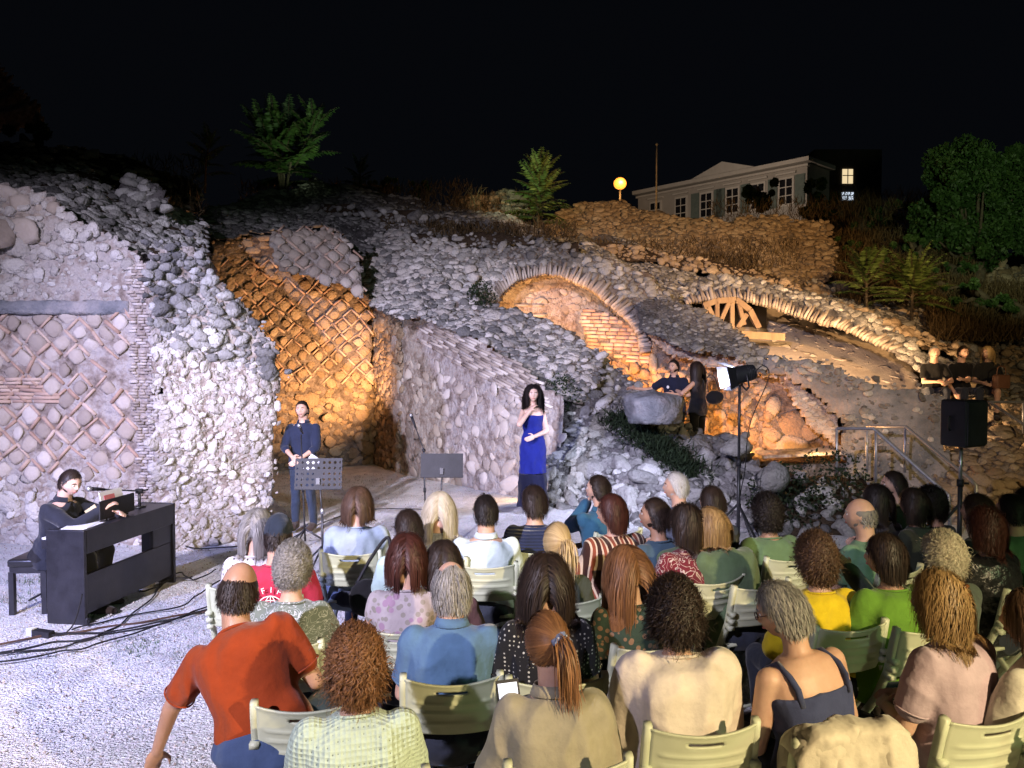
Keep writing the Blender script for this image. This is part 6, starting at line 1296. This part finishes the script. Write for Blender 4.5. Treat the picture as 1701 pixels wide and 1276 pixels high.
def cables():
    ln = [((-60, 1100), (60, 1075), (150, 1062), (260, 1040), (350, 1012), (420, 1000)), ((-60, 1085), (70, 1060), (180, 1045), (300, 1025), (356, 1015)), ((-40, 1095), (80, 1082), (140, 1068), (200, 1040), (262, 985), (275, 960)), ((120, 1050), (200, 1030), (300, 1010), (345, 980), (420, 940)),
          ((60, 1050), (130, 1058), (230, 1046), (330, 1022), (400, 1010)), ((270, 975), (300, 955), (320, 968), (360, 950)), ((278, 900), (330, 915), (400, 910), (430, 900)), ((-20, 1110), (90, 1092), (170, 1075), (290, 1035), (350, 1010)), ((470, 905), (620, 850), (900, 860), (960, 850)), ((780, 930), (850, 890), (900, 868), (1000, 850)), ((225, 990), (255, 985), (280, 970), (320, 965))]
    lab = ['thick black cable', 'brown cable', 'black cable bending up to the piano', 'thin cable running back from the piano end', 'black cable crossing under the thick one', 'short loose cable by the far piano foot', 'black cable at the foot of the rubble pier', 'lowest black cable nearest the camera', 'long cable across the middle of the stage', 'cable leading to the blue dress', 'short cable beneath the piano']
    for i, l in enumerate(ln):
        b = MB(); p = smooth_pts([G(*q) for q in l], 12); p = [q + [.012 * math.sin(k * .7 + i), .02 * math.sin(k * .5 + i * 2), .012 + .003 * i] for k, q in enumerate(p)]
        b.tube(p, .007 if i != 1 else .009, 6); tag(b.build('cable', mat('cable_brown', ((.06, .03, .02), (.09, .05, .03)), .6) if i == 1 else RUB), lab[i] + ' lying on the pale gravel', 'cable', 'cables on the stage floor')
cables()
def psu():
    g = G(62, 1056); t = thing('power_strip', 'dark extension block with a white plug by the piano foot', 'power strip', g, -.3)
    b = MB(); b.box((.06, 0, .025), (.09, .03, .024)); o = b.build('block', BLK, t, smooth=False); b = MB(); b.box((-.06, 0, .03), (.028, .026, .028)); b.build('plug', mat('white_plug', ((.7, .72, .7), (.75, .77, .75)), .4), t, smooth=False)
    b = MB(); b.tube(smooth_pts([(.15, 0, .02), (.22, .05, .02), (.26, .12, .1), (.24, .22, .3)]), .006, 6); b.build('cord', RUB, t)
psu()
def draped():
    q = P(1368, 1180, 2.95); x, y = q[0], 2.95 + .1; rz = .15; place_chair(x, y, rz, 'folding chair hidden under the draped cream jacket')
    b = MB(); nx, nz = 40, 44; V = []
    for s_ in (0, 1):
        for j in range(nz):
            f = j / (nz - 1)
            for i in range(nx):
                a = (i / (nx - 1) - .5) * 2
                if f < .62: z = .935 - f / .62 * .78; yy = -.335 + .02 * f - .02 * math.sin(f * 5); wv = .235 + .08 * f
                else: h_ = (f - .62) / .38; z = .935 - h_ * .30; yy = -.225 + .03 * h_; wv = .235
                yy += .022 * math.sin(a * 7 + f * 3) * min(1, f * 2 if f < .62 else 1) + .03 * abs(a) ** 3
                z += .02 * (1 - a * a) * 0 - .10 * abs(a) ** 5
                V.append((a * wv, yy + (.006 if s_ else 0), z + .01 * vno(np.array([a * 3, f * 5, 2.]), 4)))
    V = np.array(V); rows = np.r_[np.arange(int(nz * .62))[::-1], np.arange(int(nz * .62), nz)]
    n = nx * nz; idx = np.arange(n).reshape(nz, nx)[rows]
    q_ = np.stack([idx[:-1, :-1], idx[:-1, 1:], idx[1:, 1:], idx[1:, :-1]], -1).reshape(-1, 4)
    b.add(V @ Rz(rz).T + [x, y, 0], [q_, q_[:, ::-1] + n]); o = b.build('jacket', cloth((.56, .50, .40)))
    m = o.modifiers.new('subd', 'SUBSURF'); m.levels = m.render_levels = 1
    t_ = bpy.data.textures.new('drape', 'CLOUDS'); t_.noise_scale = .09; d = o.modifiers.new('folds', 'DISPLACE'); d.texture = t_; d.texture_coords = 'GLOBAL'; d.strength = .045
    tag(o, 'cream jacket draped over the chair behind the navy tank top', 'jacket')
draped()
def bag():
    c = P(612, 965, 5.3); c[2] = .50; t = thing('handbag', 'black shoulder bag beside the pale turquoise top', 'bag', c); b = MB(); b.ell((0, 0, .1), (.15, .09, .15)); organic(b, 'bag_body', C_((.008, .008, .01)), t, .012, 3, .03)
    b = MB(); b.tube(smooth_pts([(-.08, 0, .2), (.02, .02, .38), (.14, 0, .52), (.16, -.05, .3)]), .012, 8); b.build('strap', BLK, t)
    c = P(1187, 660, 12.3); t = thing('handbag', 'black handbag hanging behind the embracing person with bare arms', 'bag', c); b = MB(); b.ell((0, 0, 0), (.15, .06, .12)); organic(b, 'bag_body', C_((.008, .008, .01)), t, .012, 3, .02); b = MB(); b.tube(smooth_pts([(-.1, 0, .08), (-.12, .02, .3), (-.02, 0, .34), (.08, 0, .08)]), .008, 8); b.build('strap', BLK, t)
    c = P(1663, 634, 13.4); t = thing('handbag', 'tan brown handbag under the arm of the blonde person on the wall', 'bag', c, .4); b = MB(); b.box((0, 0, 0), (.17, .06, .12)); o = b.build('bag_body', mat('tan_leather', ((.16, .07, .045), (.2, .10, .06)), .5, 8, .3), t); m = o.modifiers.new('b', 'BEVEL'); m.width = .03; m.segments = 3
    b = MB(); b.tube(smooth_pts([(-.12, 0, .1), (-.08, 0, .25), (.08, 0, .25), (.12, 0, .1)]), .008, 8); b.build('handle', mat('tan_strap', ((.2, .09, .05), (.25, .12, .07)), .5), t)
bag()
c = P(846, 1163, 2.95); tag((lambda b: (b.box(c, (.045, .006, .075), Rz(.3) @ Rx(-.5)), b.box(c + [0, -.008, .004], (.038, .002, .062), Rz(.3) @ Rx(-.5), 1), b.build('phone', [BLK, emis('phone_screen', (.75, .82, 1), .9)], smooth=False))[2])(MB()), 'lit phone screen held by the ponytailed person in khaki', 'phone')
mb = MB(); mb.box((3.9, 13.25, .28), (2.3, .72, .28)); tag(mb.build('terrace', M['mortar'], smooth=False), kind='structure')
